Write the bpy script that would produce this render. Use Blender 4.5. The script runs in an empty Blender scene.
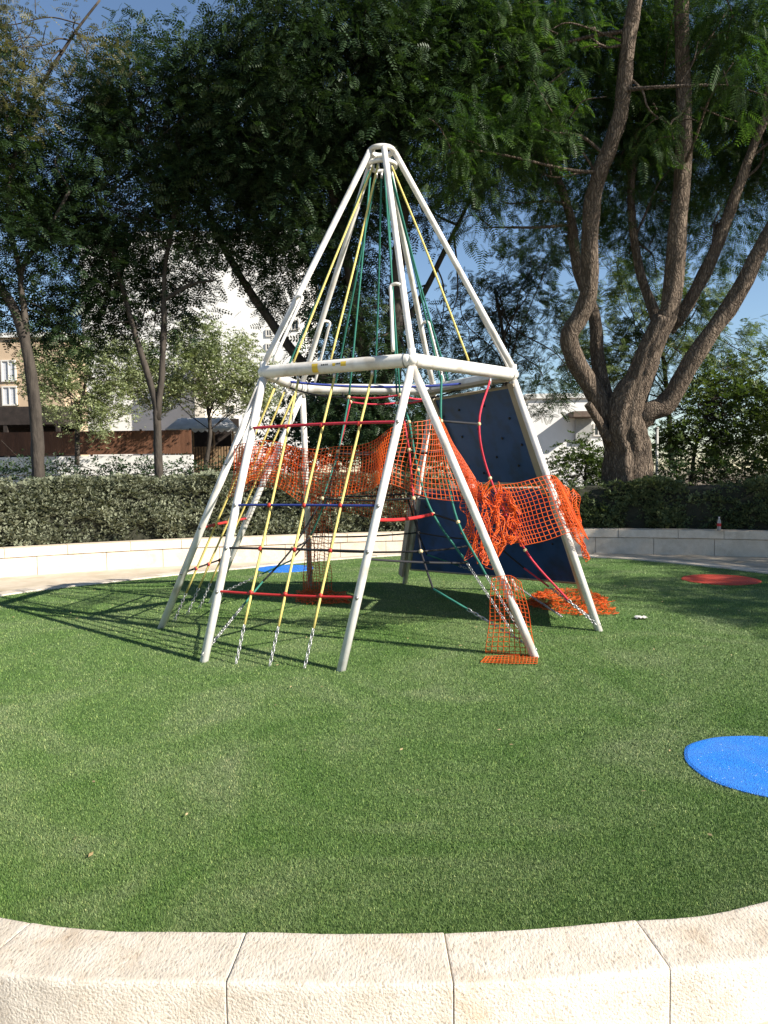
import bpy, bmesh, math, random
import numpy as np
from mathutils import Vector, Matrix, noise as mn

random.seed(7)
rng = np.random.default_rng(7)
PI = math.pi
S = bpy.context.scene
COL = S.collection

# ------------------------------------------------------------------ camera numbers
F, PITCH, ROLL, H = 765.6, -0.054, -0.0135, 1.55

def ray(px, py):
    cr, sr = math.cos(ROLL), math.sin(ROLL)
    a, b = px - 384, py - 512
    x = cr * a + sr * b
    y = -sr * a + cr * b
    u = -y / F
    c, s = math.cos(PITCH), math.sin(PITCH)
    return Vector((x / F, c - u * s, s + u * c))

def at(px, py, Y):
    r = ray(px, py)
    return Vector((0, 0, H)) + r * (Y / r.y)

def gnd(px, py, z=0.0):
    r = ray(px, py)
    return Vector((0, 0, H)) + r * ((z - H) / r.z)

def proj(X):
    x, y, z = X[0], X[1], X[2] - H
    c, s = math.cos(PITCH), math.sin(PITCH)
    d = y * c + z * s
    u = -y * s + z * c
    px, py = F * x / d, -F * u / d
    cr, sr = math.cos(ROLL), math.sin(ROLL)
    return 384 + cr * px - sr * py, 512 + sr * px + cr * py

# ------------------------------------------------------------------ object helpers
def tag(o, label=None, cat=None, group=None, kind=None):
    if label: o['label'] = label
    if cat: o['category'] = cat
    if group: o['group'] = group
    if kind: o['kind'] = kind
    return o

def thing(name, label, cat, loc=(0, 0, 0), group=None):
    o = bpy.data.objects.new(name, None)
    o.empty_display_size = 0.2
    o.location = loc
    COL.objects.link(o)
    return tag(o, label, cat, group)

def link(name, me, mat, parent=None):
    o = bpy.data.objects.new(name, me)
    COL.objects.link(o)
    if mat: me.materials.append(mat)
    if parent:
        o.parent = parent
        o.matrix_parent_inverse = Matrix.Translation(parent.location).inverted()
    return o

class MB:
    def __init__(self):
        self.v = []; self.f = []; self.smooth = []
    def add(self, vs, fs, sm=False):
        n = len(self.v)
        self.v += [tuple(p) for p in vs]
        self.f += [tuple(i + n for i in q) for q in fs]
        self.smooth += [sm] * len(fs)
    def box(self, c, s, rz=0.0, M=None):
        cx, cy, cz = c; sx, sy, sz = s[0] / 2, s[1] / 2, s[2] / 2
        R = M or Matrix.Rotation(rz, 3, 'Z')
        vs = [Vector((cx, cy, cz)) + R @ Vector((x, y, z)) for z in (-sz, sz) for x, y in ((-sx, -sy), (sx, -sy), (sx, sy), (-sx, sy))]
        self.add(vs, [(3, 2, 1, 0), (4, 5, 6, 7), (0, 1, 5, 4), (1, 2, 6, 5), (2, 3, 7, 6), (3, 0, 4, 7)])
    def slab(self, quad, thick):
        """four corner points (front face) extruded along the back normal"""
        q = [Vector(p) for p in quad]
        n = (q[1] - q[0]).cross(q[3] - q[0]).normalized() * thick
        vs = q + [p - n for p in q]
        self.add(vs, [(0, 1, 2, 3), (7, 6, 5, 4), (0, 4, 5, 1), (1, 5, 6, 2), (2, 6, 7, 3), (3, 7, 4, 0)])
    def tube(self, pts, rad, n=8, closed=False, cap=True, wob=None):
        pts = [Vector(p) for p in pts]
        m = len(pts)
        rads = [rad] * m if not hasattr(rad, '__len__') else list(rad)
        T = []
        for i in range(m):
            a = pts[(i - 1) % m] if (closed or i > 0) else pts[0]
            b = pts[(i + 1) % m] if (closed or i < m - 1) else pts[-1]
            t = b - a
            T.append(t.normalized() if t.length > 1e-9 else Vector((0, 0, 1)))
        ref = Vector((0, 0, 1)) if abs(T[0].z) < 0.9 else Vector((1, 0, 0))
        u = T[0].cross(ref).normalized()
        vs = []
        for i in range(m):
            u = (u - T[i] * u.dot(T[i])).normalized()
            w = T[i].cross(u)
            for k in range(n):
                a = 2 * PI * k / n
                r = rads[i] * (wob(i, k) if wob else 1)
                vs.append(pts[i] + (u * math.cos(a) + w * math.sin(a)) * r)
        fs = []
        for i in range(m if closed else m - 1):
            j = (i + 1) % m
            for k in range(n):
                l = (k + 1) % n
                fs.append((i * n + k, i * n + l, j * n + l, j * n + k))
        self.add(vs, fs, True)
        if cap and not closed:
            o = len(self.v) - len(vs)
            self.f.append(tuple(o + k for k in reversed(range(n)))); self.smooth.append(False)
            self.f.append(tuple(o + (m - 1) * n + k for k in range(n))); self.smooth.append(False)
    def ball(self, c, r, sz=1.0, n=8):
        c = Vector(c); vs = []; fs = []
        rows = n // 2 + 1
        for i in range(rows):
            th = PI * i / (rows - 1)
            for k in range(n):
                a = 2 * PI * k / n
                vs.append(c + Vector((math.sin(th) * math.cos(a), math.sin(th) * math.sin(a), math.cos(th) * sz)) * r)
        for i in range(rows - 1):
            for k in range(n):
                l = (k + 1) % n
                fs.append((i * n + k, (i + 1) * n + k, (i + 1) * n + l, i * n + l))
        self.add(vs, fs, True)
    def lathe(self, c, prof, n=16):
        c = Vector(c); vs = []; fs = []
        for r, z in prof:
            for k in range(n):
                a = 2 * PI * k / n
                vs.append(c + Vector((r * math.cos(a), r * math.sin(a), z)))
        for i in range(len(prof) - 1):
            for k in range(n):
                l = (k + 1) % n
                fs.append((i * n + k, i * n + l, (i + 1) * n + l, (i + 1) * n + k))
        self.add(vs, fs, True)
    def build(self, name, mat, parent=None):
        me = bpy.data.meshes.new(name)
        me.from_pydata([tuple(p) for p in self.v], [], self.f)
        me.polygons.foreach_set('use_smooth', self.smooth)
        me.update()
        return link(name, me, mat, parent)

def npmesh(name, V, nq, mat, parent=None, per=4):
    """V: (nq*per,3) separate faces"""
    me = bpy.data.meshes.new(name)
    n = nq * per
    me.vertices.add(n); me.vertices.foreach_set('co', np.ascontiguousarray(V, dtype=np.float32).ravel())
    me.loops.add(n); me.loops.foreach_set('vertex_index', np.arange(n, dtype=np.int32))
    me.polygons.add(nq); me.polygons.foreach_set('loop_start', np.arange(0, n, per, dtype=np.int32))
    me.update(calc_edges=True)
    return link(name, me, mat, parent)

def smooth_path(pts, k=6):
    """Catmull-Rom through points"""
    P = [Vector(p) for p in pts]
    if len(P) < 3: 
        return [P[0].lerp(P[-1], i / k) for i in range(k + 1)]
    out = []
    for i in range(len(P) - 1):
        p0 = P[i - 1] if i else P[0] * 2 - P[1]
        p1, p2 = P[i], P[i + 1]
        p3 = P[i + 2] if i + 2 < len(P) else P[-1] * 2 - P[-2]
        for j in range(k):
            t = j / k
            out.append(0.5 * ((2 * p1) + (p2 - p0) * t + (2 * p0 - 5 * p1 + 4 * p2 - p3) * t * t + (3 * p1 - p0 - 3 * p2 + p3) * t ** 3))
    out.append(P[-1])
    return out

def closed_path(pts, k=12):
    P = [Vector(p) for p in pts]; n = len(P); out = []
    for i in range(n):
        p0, p1, p2, p3 = P[i - 1], P[i], P[(i + 1) % n], P[(i + 2) % n]
        for j in range(k):
            t = j / k
            out.append(0.5 * ((2 * p1) + (p2 - p0) * t + (2 * p0 - 5 * p1 + 4 * p2 - p3) * t * t + (3 * p1 - p0 - 3 * p2 + p3) * t ** 3))
    return out

# ------------------------------------------------------------------ materials
def lin(h):
    h = h.lstrip('#')
    c = [int(h[i:i + 2], 16) / 255 for i in (0, 2, 4)]
    return tuple((x / 12.92 if x <= 0.04045 else ((x + 0.055) / 1.055) ** 2.4) for x in c) + (1,)

def newmat(name):
    m = bpy.data.materials.new(name); m.use_nodes = True
    nt = m.node_tree
    return m, nt, nt.nodes, nt.links, nt.nodes['Principled BSDF']

def ramp(N, stops):
    r = N.new('ShaderNodeValToRGB')
    e = r.color_ramp.elements
    while len(e) < len(stops): e.new(0.5)
    for i, (p, c) in enumerate(stops):
        e[i].position = p; e[i].color = c if len(c) == 4 else tuple(c) + (1,)
    return r

def noisy(name, c1, c2, scale=5, rough=0.7, bump=0.0, bscale=None, detail=6, stretch=None, spec=0.3, metal=0.0, c3=None, sc3=1.0, coat=0, bdist=0.02):
    """two colours mixed by object-space noise, optional stains (c3) and bump"""
    m, nt, N, L, P = newmat(name)
    tc = N.new('ShaderNodeTexCoord')
    src = tc.outputs['Object']
    if stretch:
        mp = N.new('ShaderNodeMapping'); mp.inputs['Scale'].default_value = stretch
        L.new(src, mp.inputs[0]); src = mp.outputs[0]
    n1 = N.new('ShaderNodeTexNoise'); n1.inputs['Scale'].default_value = scale; n1.inputs['Detail'].default_value = detail
    n1.inputs['Roughness'].default_value = 0.65
    L.new(src, n1.inputs['Vector'])
    r = ramp(N, [(0.32, c1), (0.68, c2)])
    L.new(n1.outputs['Fac'], r.inputs[0])
    col = r.outputs[0]
    if c3:
        n3 = N.new('ShaderNodeTexNoise'); n3.inputs['Scale'].default_value = sc3; n3.inputs['Detail'].default_value = 5
        L.new(tc.outputs['Object'], n3.inputs['Vector'])
        r3 = ramp(N, [(0.5, (0, 0, 0, 1)), (0.72, (1, 1, 1, 1))])
        L.new(n3.outputs['Fac'], r3.inputs[0])
        mx = N.new('ShaderNodeMixRGB'); L.new(r3.outputs[0], mx.inputs[0]); L.new(col, mx.inputs[1]); mx.inputs[2].default_value = c3
        col = mx.outputs[0]
    L.new(col, P.inputs['Base Color'])
    P.inputs['Roughness'].default_value = rough
    P.inputs['Specular IOR Level'].default_value = spec
    P.inputs['Metallic'].default_value = metal
    if bump:
        nb = N.new('ShaderNodeTexNoise'); nb.inputs['Scale'].default_value = bscale or scale * 3; nb.inputs['Detail'].default_value = 6
        L.new(src, nb.inputs['Vector'])
        b = N.new('ShaderNodeBump'); b.inputs['Strength'].default_value = bump; b.inputs['Distance'].default_value = bdist
        L.new(nb.outputs['Fac'], b.inputs['Height']); L.new(b.outputs[0], P.inputs['Normal'])
    return m

def leafmat(name, cols, transl=0.25, rough=0.5, clump=0.9, spec=0.35):
    """random tone per leaf, clump noise, some light through the leaf"""
    m, nt, N, L, P = newmat(name)
    g = N.new('ShaderNodeNewGeometry')
    tc = N.new('ShaderNodeTexCoord')
    n1 = N.new('ShaderNodeTexNoise'); n1.inputs['Scale'].default_value = clump; n1.inputs['Detail'].default_value = 3
    L.new(tc.outputs['Object'], n1.inputs['Vector'])
    a = N.new('ShaderNodeMath'); a.operation = 'MULTIPLY_ADD'; a.inputs[1].default_value = 0.55; 
    L.new(g.outputs['Random Per Island'], a.inputs[0])
    b = N.new('ShaderNodeMath'); b.operation = 'MULTIPLY_ADD'; b.inputs[1].default_value = 1.1; b.inputs[2].default_value = -0.32
    L.new(n1.outputs['Fac'], b.inputs[0]); L.new(b.outputs[0], a.inputs[2])
    r = ramp(N, [(i / (len(cols) - 1), c) for i, c in enumerate(cols)])
    L.new(a.outputs[0], r.inputs[0])
    L.new(r.outputs[0], P.inputs['Base Color'])
    P.inputs['Roughness'].default_value = rough; P.inputs['Specular IOR Level'].default_value = spec
    t = N.new('ShaderNodeBsdfTranslucent')
    mx0 = N.new('ShaderNodeMixRGB'); mx0.blend_type = 'MULTIPLY'; mx0.inputs[0].default_value = 1; mx0.inputs[2].default_value = (1.5, 1.6, 0.6, 1)
    L.new(r.outputs[0], mx0.inputs[1]); L.new(mx0.outputs[0], t.inputs[0])
    mx = N.new('ShaderNodeMixShader'); mx.inputs[0].default_value = transl
    L.new(P.outputs[0], mx.inputs[1]); L.new(t.outputs[0], mx.inputs[2])
    L.new(mx.outputs[0], N['Material Output'].inputs[0])
    return m

M = {}
M['paint'] = noisy('white_powder_coat', (0.60, 0.58, 0.54, 1), (0.68, 0.66, 0.62, 1), 9, 0.42, 0.03, 60, c3=(0.44, 0.40, 0.34, 1), sc3=6)
M['seam'] = noisy('grey_steel', (0.22, 0.22, 0.21, 1), (0.33, 0.33, 0.32, 1), 20, 0.45, metal=0.6)
M['board'] = noisy('tan_board_edge', (0.27, 0.24, 0.19, 1), (0.34, 0.30, 0.24, 1), 6, 0.6, 0.05, 40)
M['panel'] = noisy('navy_panel', (0.018, 0.055, 0.155, 1), (0.026, 0.070, 0.19, 1), 3, 0.55, 0.05, 80, c3=(0.02, 0.04, 0.08, 1), sc3=5)
M['hold'] = noisy('black_hold', (0.012, 0.012, 0.013, 1), (0.03, 0.03, 0.03, 1), 20, 0.6)
def ropemat(name, c):
    m = noisy(name, tuple(x * 0.75 for x in c[:3]) + (1,), c, 60, 0.8, 0.5, 220, bdist=0.004)
    return m
M['yellow'] = ropemat('yellow_rope', (0.66, 0.54, 0.17, 1))
M['red'] = ropemat('red_rope', (0.50, 0.035, 0.060, 1))
M['green'] = ropemat('green_rope', (0.03, 0.17, 0.13, 1))
M['blue'] = ropemat('blue_rope', (0.03, 0.05, 0.24, 1))
M['black'] = ropemat('black_rope', (0.022, 0.022, 0.026, 1))
M['redtube'] = noisy('red_plastic_tube', (0.38, 0.022, 0.025, 1), (0.46, 0.035, 0.035, 1), 8, 0.4)
M['chain'] = noisy('galvanised_chain', (0.36, 0.36, 0.36, 1), (0.52, 0.52, 0.52, 1), 40, 0.4, metal=0.7)
M['bead'] = noisy('beige_rope_clamp', (0.55, 0.42, 0.22, 1), (0.62, 0.50, 0.30, 1), 20, 0.4)
M['redclamp'] = noisy('red_rope_clamp', (0.36, 0.03, 0.02, 1), (0.45, 0.04, 0.03, 1), 20, 0.4)
M['sticker_y'] = noisy('yellow_sticker', (0.62, 0.42, 0.04, 1), (0.68, 0.47, 0.06, 1), 20, 0.5)
M['sticker_d'] = noisy('dark_print', (0.05, 0.05, 0.045, 1), (0.08, 0.08, 0.07, 1), 20, 0.5)

def netmat():
    m, nt, N, L, P = newmat('orange_net_plastic')
    g = N.new('ShaderNodeTexCoord')
    n = N.new('ShaderNodeTexNoise'); n.inputs['Scale'].default_value = 6
    L.new(g.outputs['Object'], n.inputs['Vector'])
    r = ramp(N, [(0.3, (0.72, 0.085, 0.010, 1)), (0.7, (0.86, 0.16, 0.016, 1))])
    L.new(n.outputs['Fac'], r.inputs[0]); L.new(r.outputs[0], P.inputs['Base Color'])
    P.inputs['Roughness'].default_value = 0.4
    t = N.new('ShaderNodeBsdfTranslucent'); L.new(r.outputs[0], t.inputs[0])
    mx = N.new('ShaderNodeMixShader'); mx.inputs[0].default_value = 0.25
    L.new(P.outputs[0], mx.inputs[1]); L.new(t.outputs[0], mx.inputs[2]); L.new(mx.outputs[0], N['Material Output'].inputs[0])
    return m
M['net'] = netmat()

def stonemat(name, c1, c2, stain, bump=0.6, tool=True):
    m, nt, N, L, P = newmat(name)
    tc = N.new('ShaderNodeTexCoord'); g = N.new('ShaderNodeNewGeometry')
    n1 = N.new('ShaderNodeTexNoise'); n1.inputs['Scale'].default_value = 9; n1.inputs['Detail'].default_value = 8
    L.new(tc.outputs['Object'], n1.inputs['Vector'])
    r1 = ramp(N, [(0.3, c1), (0.7, c2)]); L.new(n1.outputs['Fac'], r1.inputs[0])
    # rusty stains of irregular shape
    n2 = N.new('ShaderNodeTexNoise'); n2.inputs['Scale'].default_value = 2.6; n2.inputs['Detail'].default_value = 7; n2.inputs['Roughness'].default_value = 0.7
    L.new(tc.outputs['Object'], n2.inputs['Vector'])
    r2 = ramp(N, [(0.53, (0, 0, 0, 1)), (0.74, (0.75, 0.75, 0.75, 1))]); L.new(n2.outputs['Fac'], r2.inputs[0])
    mx = N.new('ShaderNodeMixRGB'); L.new(r2.outputs[0], mx.inputs[0]); L.new(r1.outputs[0], mx.inputs[1]); mx.inputs[2].default_value = stain
    # dust lies on the upward faces
    sp = N.new('ShaderNodeSeparateXYZ'); L.new(g.outputs['True Normal'], sp.inputs[0])
    md = N.new('ShaderNodeMath'); md.operation = 'MULTIPLY'; md.inputs[1].default_value = 0.75; md.use_clamp = True; L.new(sp.outputs[2], md.inputs[0])
    mx2 = N.new('ShaderNodeMixRGB'); mx2.blend_type = 'MULTIPLY'; L.new(md.outputs[0], mx2.inputs[0]); L.new(mx.outputs[0], mx2.inputs[1]); mx2.inputs[2].default_value = (0.80, 0.77, 0.73, 1)
    # dark pits
    n3 = N.new('ShaderNodeTexNoise'); n3.inputs['Scale'].default_value = 120; n3.inputs['Detail'].default_value = 4
    mp = N.new('ShaderNodeMapping'); mp.inputs['Scale'].default_value = (1, 0.45, 1) ; mp.inputs['Rotation'].default_value = (0, 0, 0.6)
    L.new(tc.outputs['Object'], mp.inputs[0]); L.new(mp.outputs[0], n3.inputs['Vector'])
    r3 = ramp(N, [(0.30, (0.55, 0.50, 0.44, 1)), (0.42, (1, 1, 1, 1))]); L.new(n3.outputs['Fac'], r3.inputs[0])
    mx3 = N.new('ShaderNodeMixRGB'); mx3.blend_type = 'MULTIPLY'; mx3.inputs[0].default_value = 0.8; L.new(mx2.outputs[0], mx3.inputs[1]); L.new(r3.outputs[0], mx3.inputs[2])
    oi = N.new('ShaderNodeObjectInfo'); ro = ramp(N, [(0.0, (0.86, 0.85, 0.83, 1)), (1.0, (1.06, 1.05, 1.04, 1))]); L.new(oi.outputs['Random'], ro.inputs[0])
    mx4 = N.new('ShaderNodeMixRGB'); mx4.blend_type = 'MULTIPLY'; mx4.inputs[0].default_value = 1; L.new(mx3.outputs[0], mx4.inputs[1]); L.new(ro.outputs[0], mx4.inputs[2])
    L.new(mx4.outputs[0], P.inputs['Base Color'])
    P.inputs['Roughness'].default_value = 0.85; P.inputs['Specular IOR Level'].default_value = 0.2
    b = N.new('ShaderNodeBump'); b.inputs['Strength'].default_value = bump; b.inputs['Distance'].default_value = 0.008
    L.new(n3.outputs['Fac'], b.inputs['Height']); L.new(b.outputs[0], P.inputs['Normal'])
    return m
M['kerb'] = stonemat('tooled_limestone', (0.56, 0.505, 0.43, 1), (0.68, 0.63, 0.555, 1), (0.42, 0.31, 0.20, 1), 0.6)
M['wall'] = stonemat('wall_limestone', (0.60, 0.52, 0.42, 1), (0.72, 0.64, 0.54, 1), (0.42, 0.34, 0.25, 1), 0.4)
M['mortar'] = noisy('grey_brown_mortar', (0.24, 0.19, 0.14, 1), (0.34, 0.28, 0.21, 1), 12, 0.95)
M['path'] = noisy('pale_paving', (0.40, 0.34, 0.26, 1), (0.52, 0.45, 0.36, 1), 4, 0.85, 0.2, 60, c3=(0.34, 0.28, 0.2, 1), sc3=1.5)
M['soil'] = noisy('dry_soil', (0.10, 0.075, 0.05, 1), (0.17, 0.13, 0.09, 1), 4, 0.95, 0.4, 20)
M['farground'] = noisy('dry_ground', (0.16, 0.14, 0.09, 1), (0.24, 0.2, 0.14, 1), 0.4, 0.95)
M['bark'] = noisy('grey_brown_bark', (0.045, 0.031, 0.022, 1), (0.17, 0.122, 0.086, 1), 7, 0.9, 1.0, 9, stretch=(1, 1, 0.22), bdist=0.06, detail=8)
def barkmat(name, c0, c1, c2):
    m, nt, N, L, P = newmat(name)
    tc = N.new('ShaderNodeTexCoord'); mp = N.new('ShaderNodeMapping'); mp.inputs['Scale'].default_value = (1, 1, .13)
    nz = N.new('ShaderNodeTexNoise'); nz.inputs['Scale'].default_value = 3; nz.inputs['Detail'].default_value = 4
    L.new(tc.outputs['Object'], nz.inputs['Vector'])
    ad = N.new('ShaderNodeMixRGB'); ad.blend_type = 'ADD'; ad.inputs[0].default_value = .25
    L.new(tc.outputs['Object'], ad.inputs[1]); L.new(nz.outputs['Color'], ad.inputs[2]); L.new(ad.outputs[0], mp.inputs[0])
    v = N.new('ShaderNodeTexVoronoi'); v.feature = 'DISTANCE_TO_EDGE'; v.inputs['Scale'].default_value = 24
    L.new(mp.outputs[0], v.inputs['Vector'])
    n2 = N.new('ShaderNodeTexNoise'); n2.inputs['Scale'].default_value = 14; n2.inputs['Detail'].default_value = 8; L.new(mp.outputs[0], n2.inputs['Vector'])
    r = ramp(N, [(0.3, c1), (0.7, c2)]); L.new(n2.outputs['Fac'], r.inputs[0])
    rc = ramp(N, [(0.0, (0.25, 0.25, 0.25, 1)), (0.22, (1, 1, 1, 1))]); L.new(v.outputs['Distance'], rc.inputs[0])
    mx = N.new('ShaderNodeMixRGB'); L.new(rc.outputs[0], mx.inputs[0]); mx.inputs[1].default_value = c0; L.new(r.outputs[0], mx.inputs[2])
    L.new(mx.outputs[0], P.inputs['Base Color']); P.inputs['Roughness'].default_value = .92; P.inputs['Specular IOR Level'].default_value = .15
    am = N.new('ShaderNodeMath'); am.operation = 'MULTIPLY_ADD'; am.inputs[1].default_value = .5; L.new(n2.outputs['Fac'], am.inputs[0]); L.new(rc.outputs[0], am.inputs[2])
    b = N.new('ShaderNodeBump'); b.inputs['Strength'].default_value = .9; b.inputs['Distance'].default_value = .03
    L.new(am.outputs[0], b.inputs['Height']); L.new(b.outputs[0], P.inputs['Normal'])
    return m
M['bark'] = barkmat('furrowed_bark', (0.045, 0.033, 0.025, 1), (0.09, 0.069, 0.053, 1), (0.22, 0.172, 0.13, 1))
M['bark2'] = noisy('dark_bark', (0.028, 0.023, 0.019, 1), (0.07, 0.058, 0.047, 1), 9, 0.9, 0.8, 14, stretch=(1, 1, 0.3), bdist=0.03)
M['leaf_big'] = leafmat('feathery_leaf', [(0.013, 0.032, 0.009, 1), (0.034, 0.074, 0.018, 1), (0.085, 0.142, 0.032, 1)], 0.38)
M['leaf_dark'] = leafmat('dark_leaf', [(0.010, 0.024, 0.010, 1), (0.020, 0.042, 0.015, 1), (0.042, 0.070, 0.022, 1)], 0.2)
M['leaf_grey'] = leafmat('silvery_leaf', [(0.11, 0.14, 0.07, 1), (0.22, 0.26, 0.13, 1), (0.36, 0.38, 0.21, 1)], 0.15)
M['leaf_sunlit'] = leafmat('sunlit_feathery_leaf', [(0.07, 0.075, 0.04, 1), (0.13, 0.13, 0.075, 1), (0.22, 0.19, 0.12, 1)], 0.2)  # sunlight on the treetop put into a paler leaf colour
M['leaf_bush'] = leafmat('bush_leaf', [(0.03, 0.055, 0.016, 1), (0.065, 0.10, 0.028, 1), (0.12, 0.15, 0.045, 1)], 0.25)
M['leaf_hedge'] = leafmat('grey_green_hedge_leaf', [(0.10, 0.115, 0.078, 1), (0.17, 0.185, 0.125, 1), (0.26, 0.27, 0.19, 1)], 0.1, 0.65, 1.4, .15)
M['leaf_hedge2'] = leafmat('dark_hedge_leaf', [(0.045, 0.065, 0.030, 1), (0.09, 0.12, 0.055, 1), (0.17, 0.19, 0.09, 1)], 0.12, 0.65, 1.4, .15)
M['twig'] = noisy('hedge_twigs', (0.02, 0.022, 0.014, 1), (0.045, 0.045, 0.03, 1), 12, 0.95, 0.6, 25)
M['white_wall'] = noisy('white_render', (0.66, 0.65, 0.62, 1), (0.74, 0.73, 0.70, 1), 1.5, 0.9, 0.05, 30)
M['cream_wall'] = noisy('cream_render', (0.58, 0.53, 0.45, 1), (0.66, 0.61, 0.53, 1), 1.5, 0.9)
M['ochre_wall'] = noisy('ochre_render', (0.42, 0.31, 0.21, 1), (0.50, 0.38, 0.26, 1), 1.5, 0.9)
M['glass'] = noisy('window_glass', (0.05, 0.055, 0.06, 1), (0.09, 0.095, 0.10, 1), 2, 0.12, spec=0.6)
M['blind'] = noisy('pale_window_blind', (0.45, 0.46, 0.48, 1), (0.55, 0.56, 0.58, 1), 2, 0.6, stretch=(0.1, 0.1, 12))
M['frame'] = noisy('window_frame', (0.55, 0.52, 0.48, 1), (0.62, 0.6, 0.55, 1), 4, 0.6)
M['brown'] = noisy('brown_wood', (0.10, 0.045, 0.025, 1), (0.17, 0.08, 0.045, 1), 5, 0.7, 0.2, 30, stretch=(1, 1, 0.15))
M['tan_wood'] = noisy('tan_wood', (0.16, 0.10, 0.055, 1), (0.27, 0.18, 0.10, 1), 5, 0.7, 0.2, 30, stretch=(1, 1, 0.15))
M['dark'] = noisy('dark_timber', (0.018, 0.014, 0.012, 1), (0.04, 0.03, 0.026, 1), 5, 0.8)
M['awning'] = noisy('grey_awning_cloth', (0.40, 0.40, 0.41, 1), (0.52, 0.52, 0.53, 1), 3, 0.8)
M['roof'] = noisy('brown_roof', (0.10, 0.07, 0.055, 1), (0.16, 0.12, 0.09, 1), 5, 0.8)
M['steel'] = noisy('grey_pole_paint', (0.28, 0.28, 0.27, 1), (0.38, 0.38, 0.36, 1), 8, 0.5)
def rubber(name, c):
    m, nt, N, L, P = newmat(name)
    tc = N.new('ShaderNodeTexCoord')
    v = N.new('ShaderNodeTexVoronoi'); v.inputs['Scale'].default_value = 220
    L.new(tc.outputs['Object'], v.inputs['Vector'])
    sp = N.new('ShaderNodeSeparateColor'); L.new(v.outputs['Color'], sp.inputs[0])
    r = ramp(N, [(0.0, tuple(x * 0.55 for x in c)), (0.85, c), (0.997, tuple(min(1, x * 1.2 + 0.03) for x in c)), (1.0, (0.75, 0.8, 0.85))])
    L.new(sp.outputs[0], r.inputs[0])
    nd = N.new('ShaderNodeTexNoise'); nd.inputs['Scale'].default_value = 5; nd.inputs['Detail'].default_value = 6; L.new(tc.outputs['Object'], nd.inputs['Vector'])
    rd = ramp(N, [(0.4, (0, 0, 0, 1)), (0.8, (0.12, 0.12, 0.12, 1))]); L.new(nd.outputs['Fac'], rd.inputs[0])
    md = N.new('ShaderNodeMixRGB'); L.new(rd.outputs[0], md.inputs[0]); L.new(r.outputs[0], md.inputs[1]); md.inputs[2].default_value = (.3, .3, .28, 1)
    L.new(md.outputs[0], P.inputs['Base Color'])
    P.inputs['Roughness'].default_value = 0.7
    b = N.new('ShaderNodeBump'); b.inputs['Strength'].default_value = 0.8; b.inputs['Distance'].default_value = 0.004
    L.new(v.outputs['Distance'], b.inputs['Height']); L.new(b.outputs[0], P.inputs['Normal'])
    return m
M['rub_blue'] = rubber('blue_rubber_granules', (0.003, 0.19, 0.72))
M['rub_red'] = rubber('orange_red_rubber_granules', (0.62, 0.05, 0.016))

def turfmat(name, fine):
    m, nt, N, L, P = newmat(name)
    tc = N.new('ShaderNodeTexCoord'); g = N.new('ShaderNodeNewGeometry')
    n1 = N.new('ShaderNodeTexNoise'); n1.inputs['Scale'].default_value = 0.8; n1.inputs['Detail'].default_value = 7; n1.inputs['Roughness'].default_value = 0.7; n1.inputs['Distortion'].default_value = 1.2
    L.new(tc.outputs['Object'], n1.inputs['Vector'])
    n2 = N.new('ShaderNodeTexNoise'); n2.inputs['Scale'].default_value = 60; n2.inputs['Detail'].default_value = 4
    L.new(tc.outputs['Object'], n2.inputs['Vector'])
    # patch tone: lush green <-> brushed pale
    r1 = ramp(N, [(0.30, (0.074, 0.152, 0.031, 1)), (0.5, (0.122, 0.192, 0.063, 1)), (0.76, (0.195, 0.235, 0.125, 1))])
    L.new(n1.outputs['Fac'], r1.inputs[0])
    r2 = ramp(N, [(0.0, (0.30, 0.36, 0.26, 1)), (0.55, (0.95, 1.0, 0.9, 1)), (0.93, (1.6, 1.5, 1.4, 1)), (1.0, (3.2, 2.4, 2.4, 1))])
    if fine: L.new(g.outputs['Random Per Island'], r2.inputs[0])
    else: L.new(n2.outputs['Fac'], r2.inputs[0])
    if not fine:
        for e_ in r2.color_ramp.elements: e_.color = tuple(q * .8 for q in e_.color[:3]) + (1,)
    mx = N.new('ShaderNodeMixRGB'); mx.blend_type = 'MULTIPLY'; mx.inputs[0].default_value = 1
    L.new(r1.outputs[0], mx.inputs[1]); L.new(r2.outputs[0], mx.inputs[2])
    L.new(mx.outputs[0], P.inputs['Base Color'])
    P.inputs['Roughness'].default_value = 0.55 if fine else 0.9; P.inputs['Specular IOR Level'].default_value = 0.25
    if not fine:
        b = N.new('ShaderNodeBump'); b.inputs['Strength'].default_value = 0.7; b.inputs['Distance'].default_value = 0.02
        L.new(n2.outputs['Fac'], b.inputs['Height']); L.new(b.outputs[0], P.inputs['Normal'])
    return m
M['turf'] = turfmat('artificial_turf_base', False)
M['blade'] = turfmat('artificial_turf_blades', True)

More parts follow.
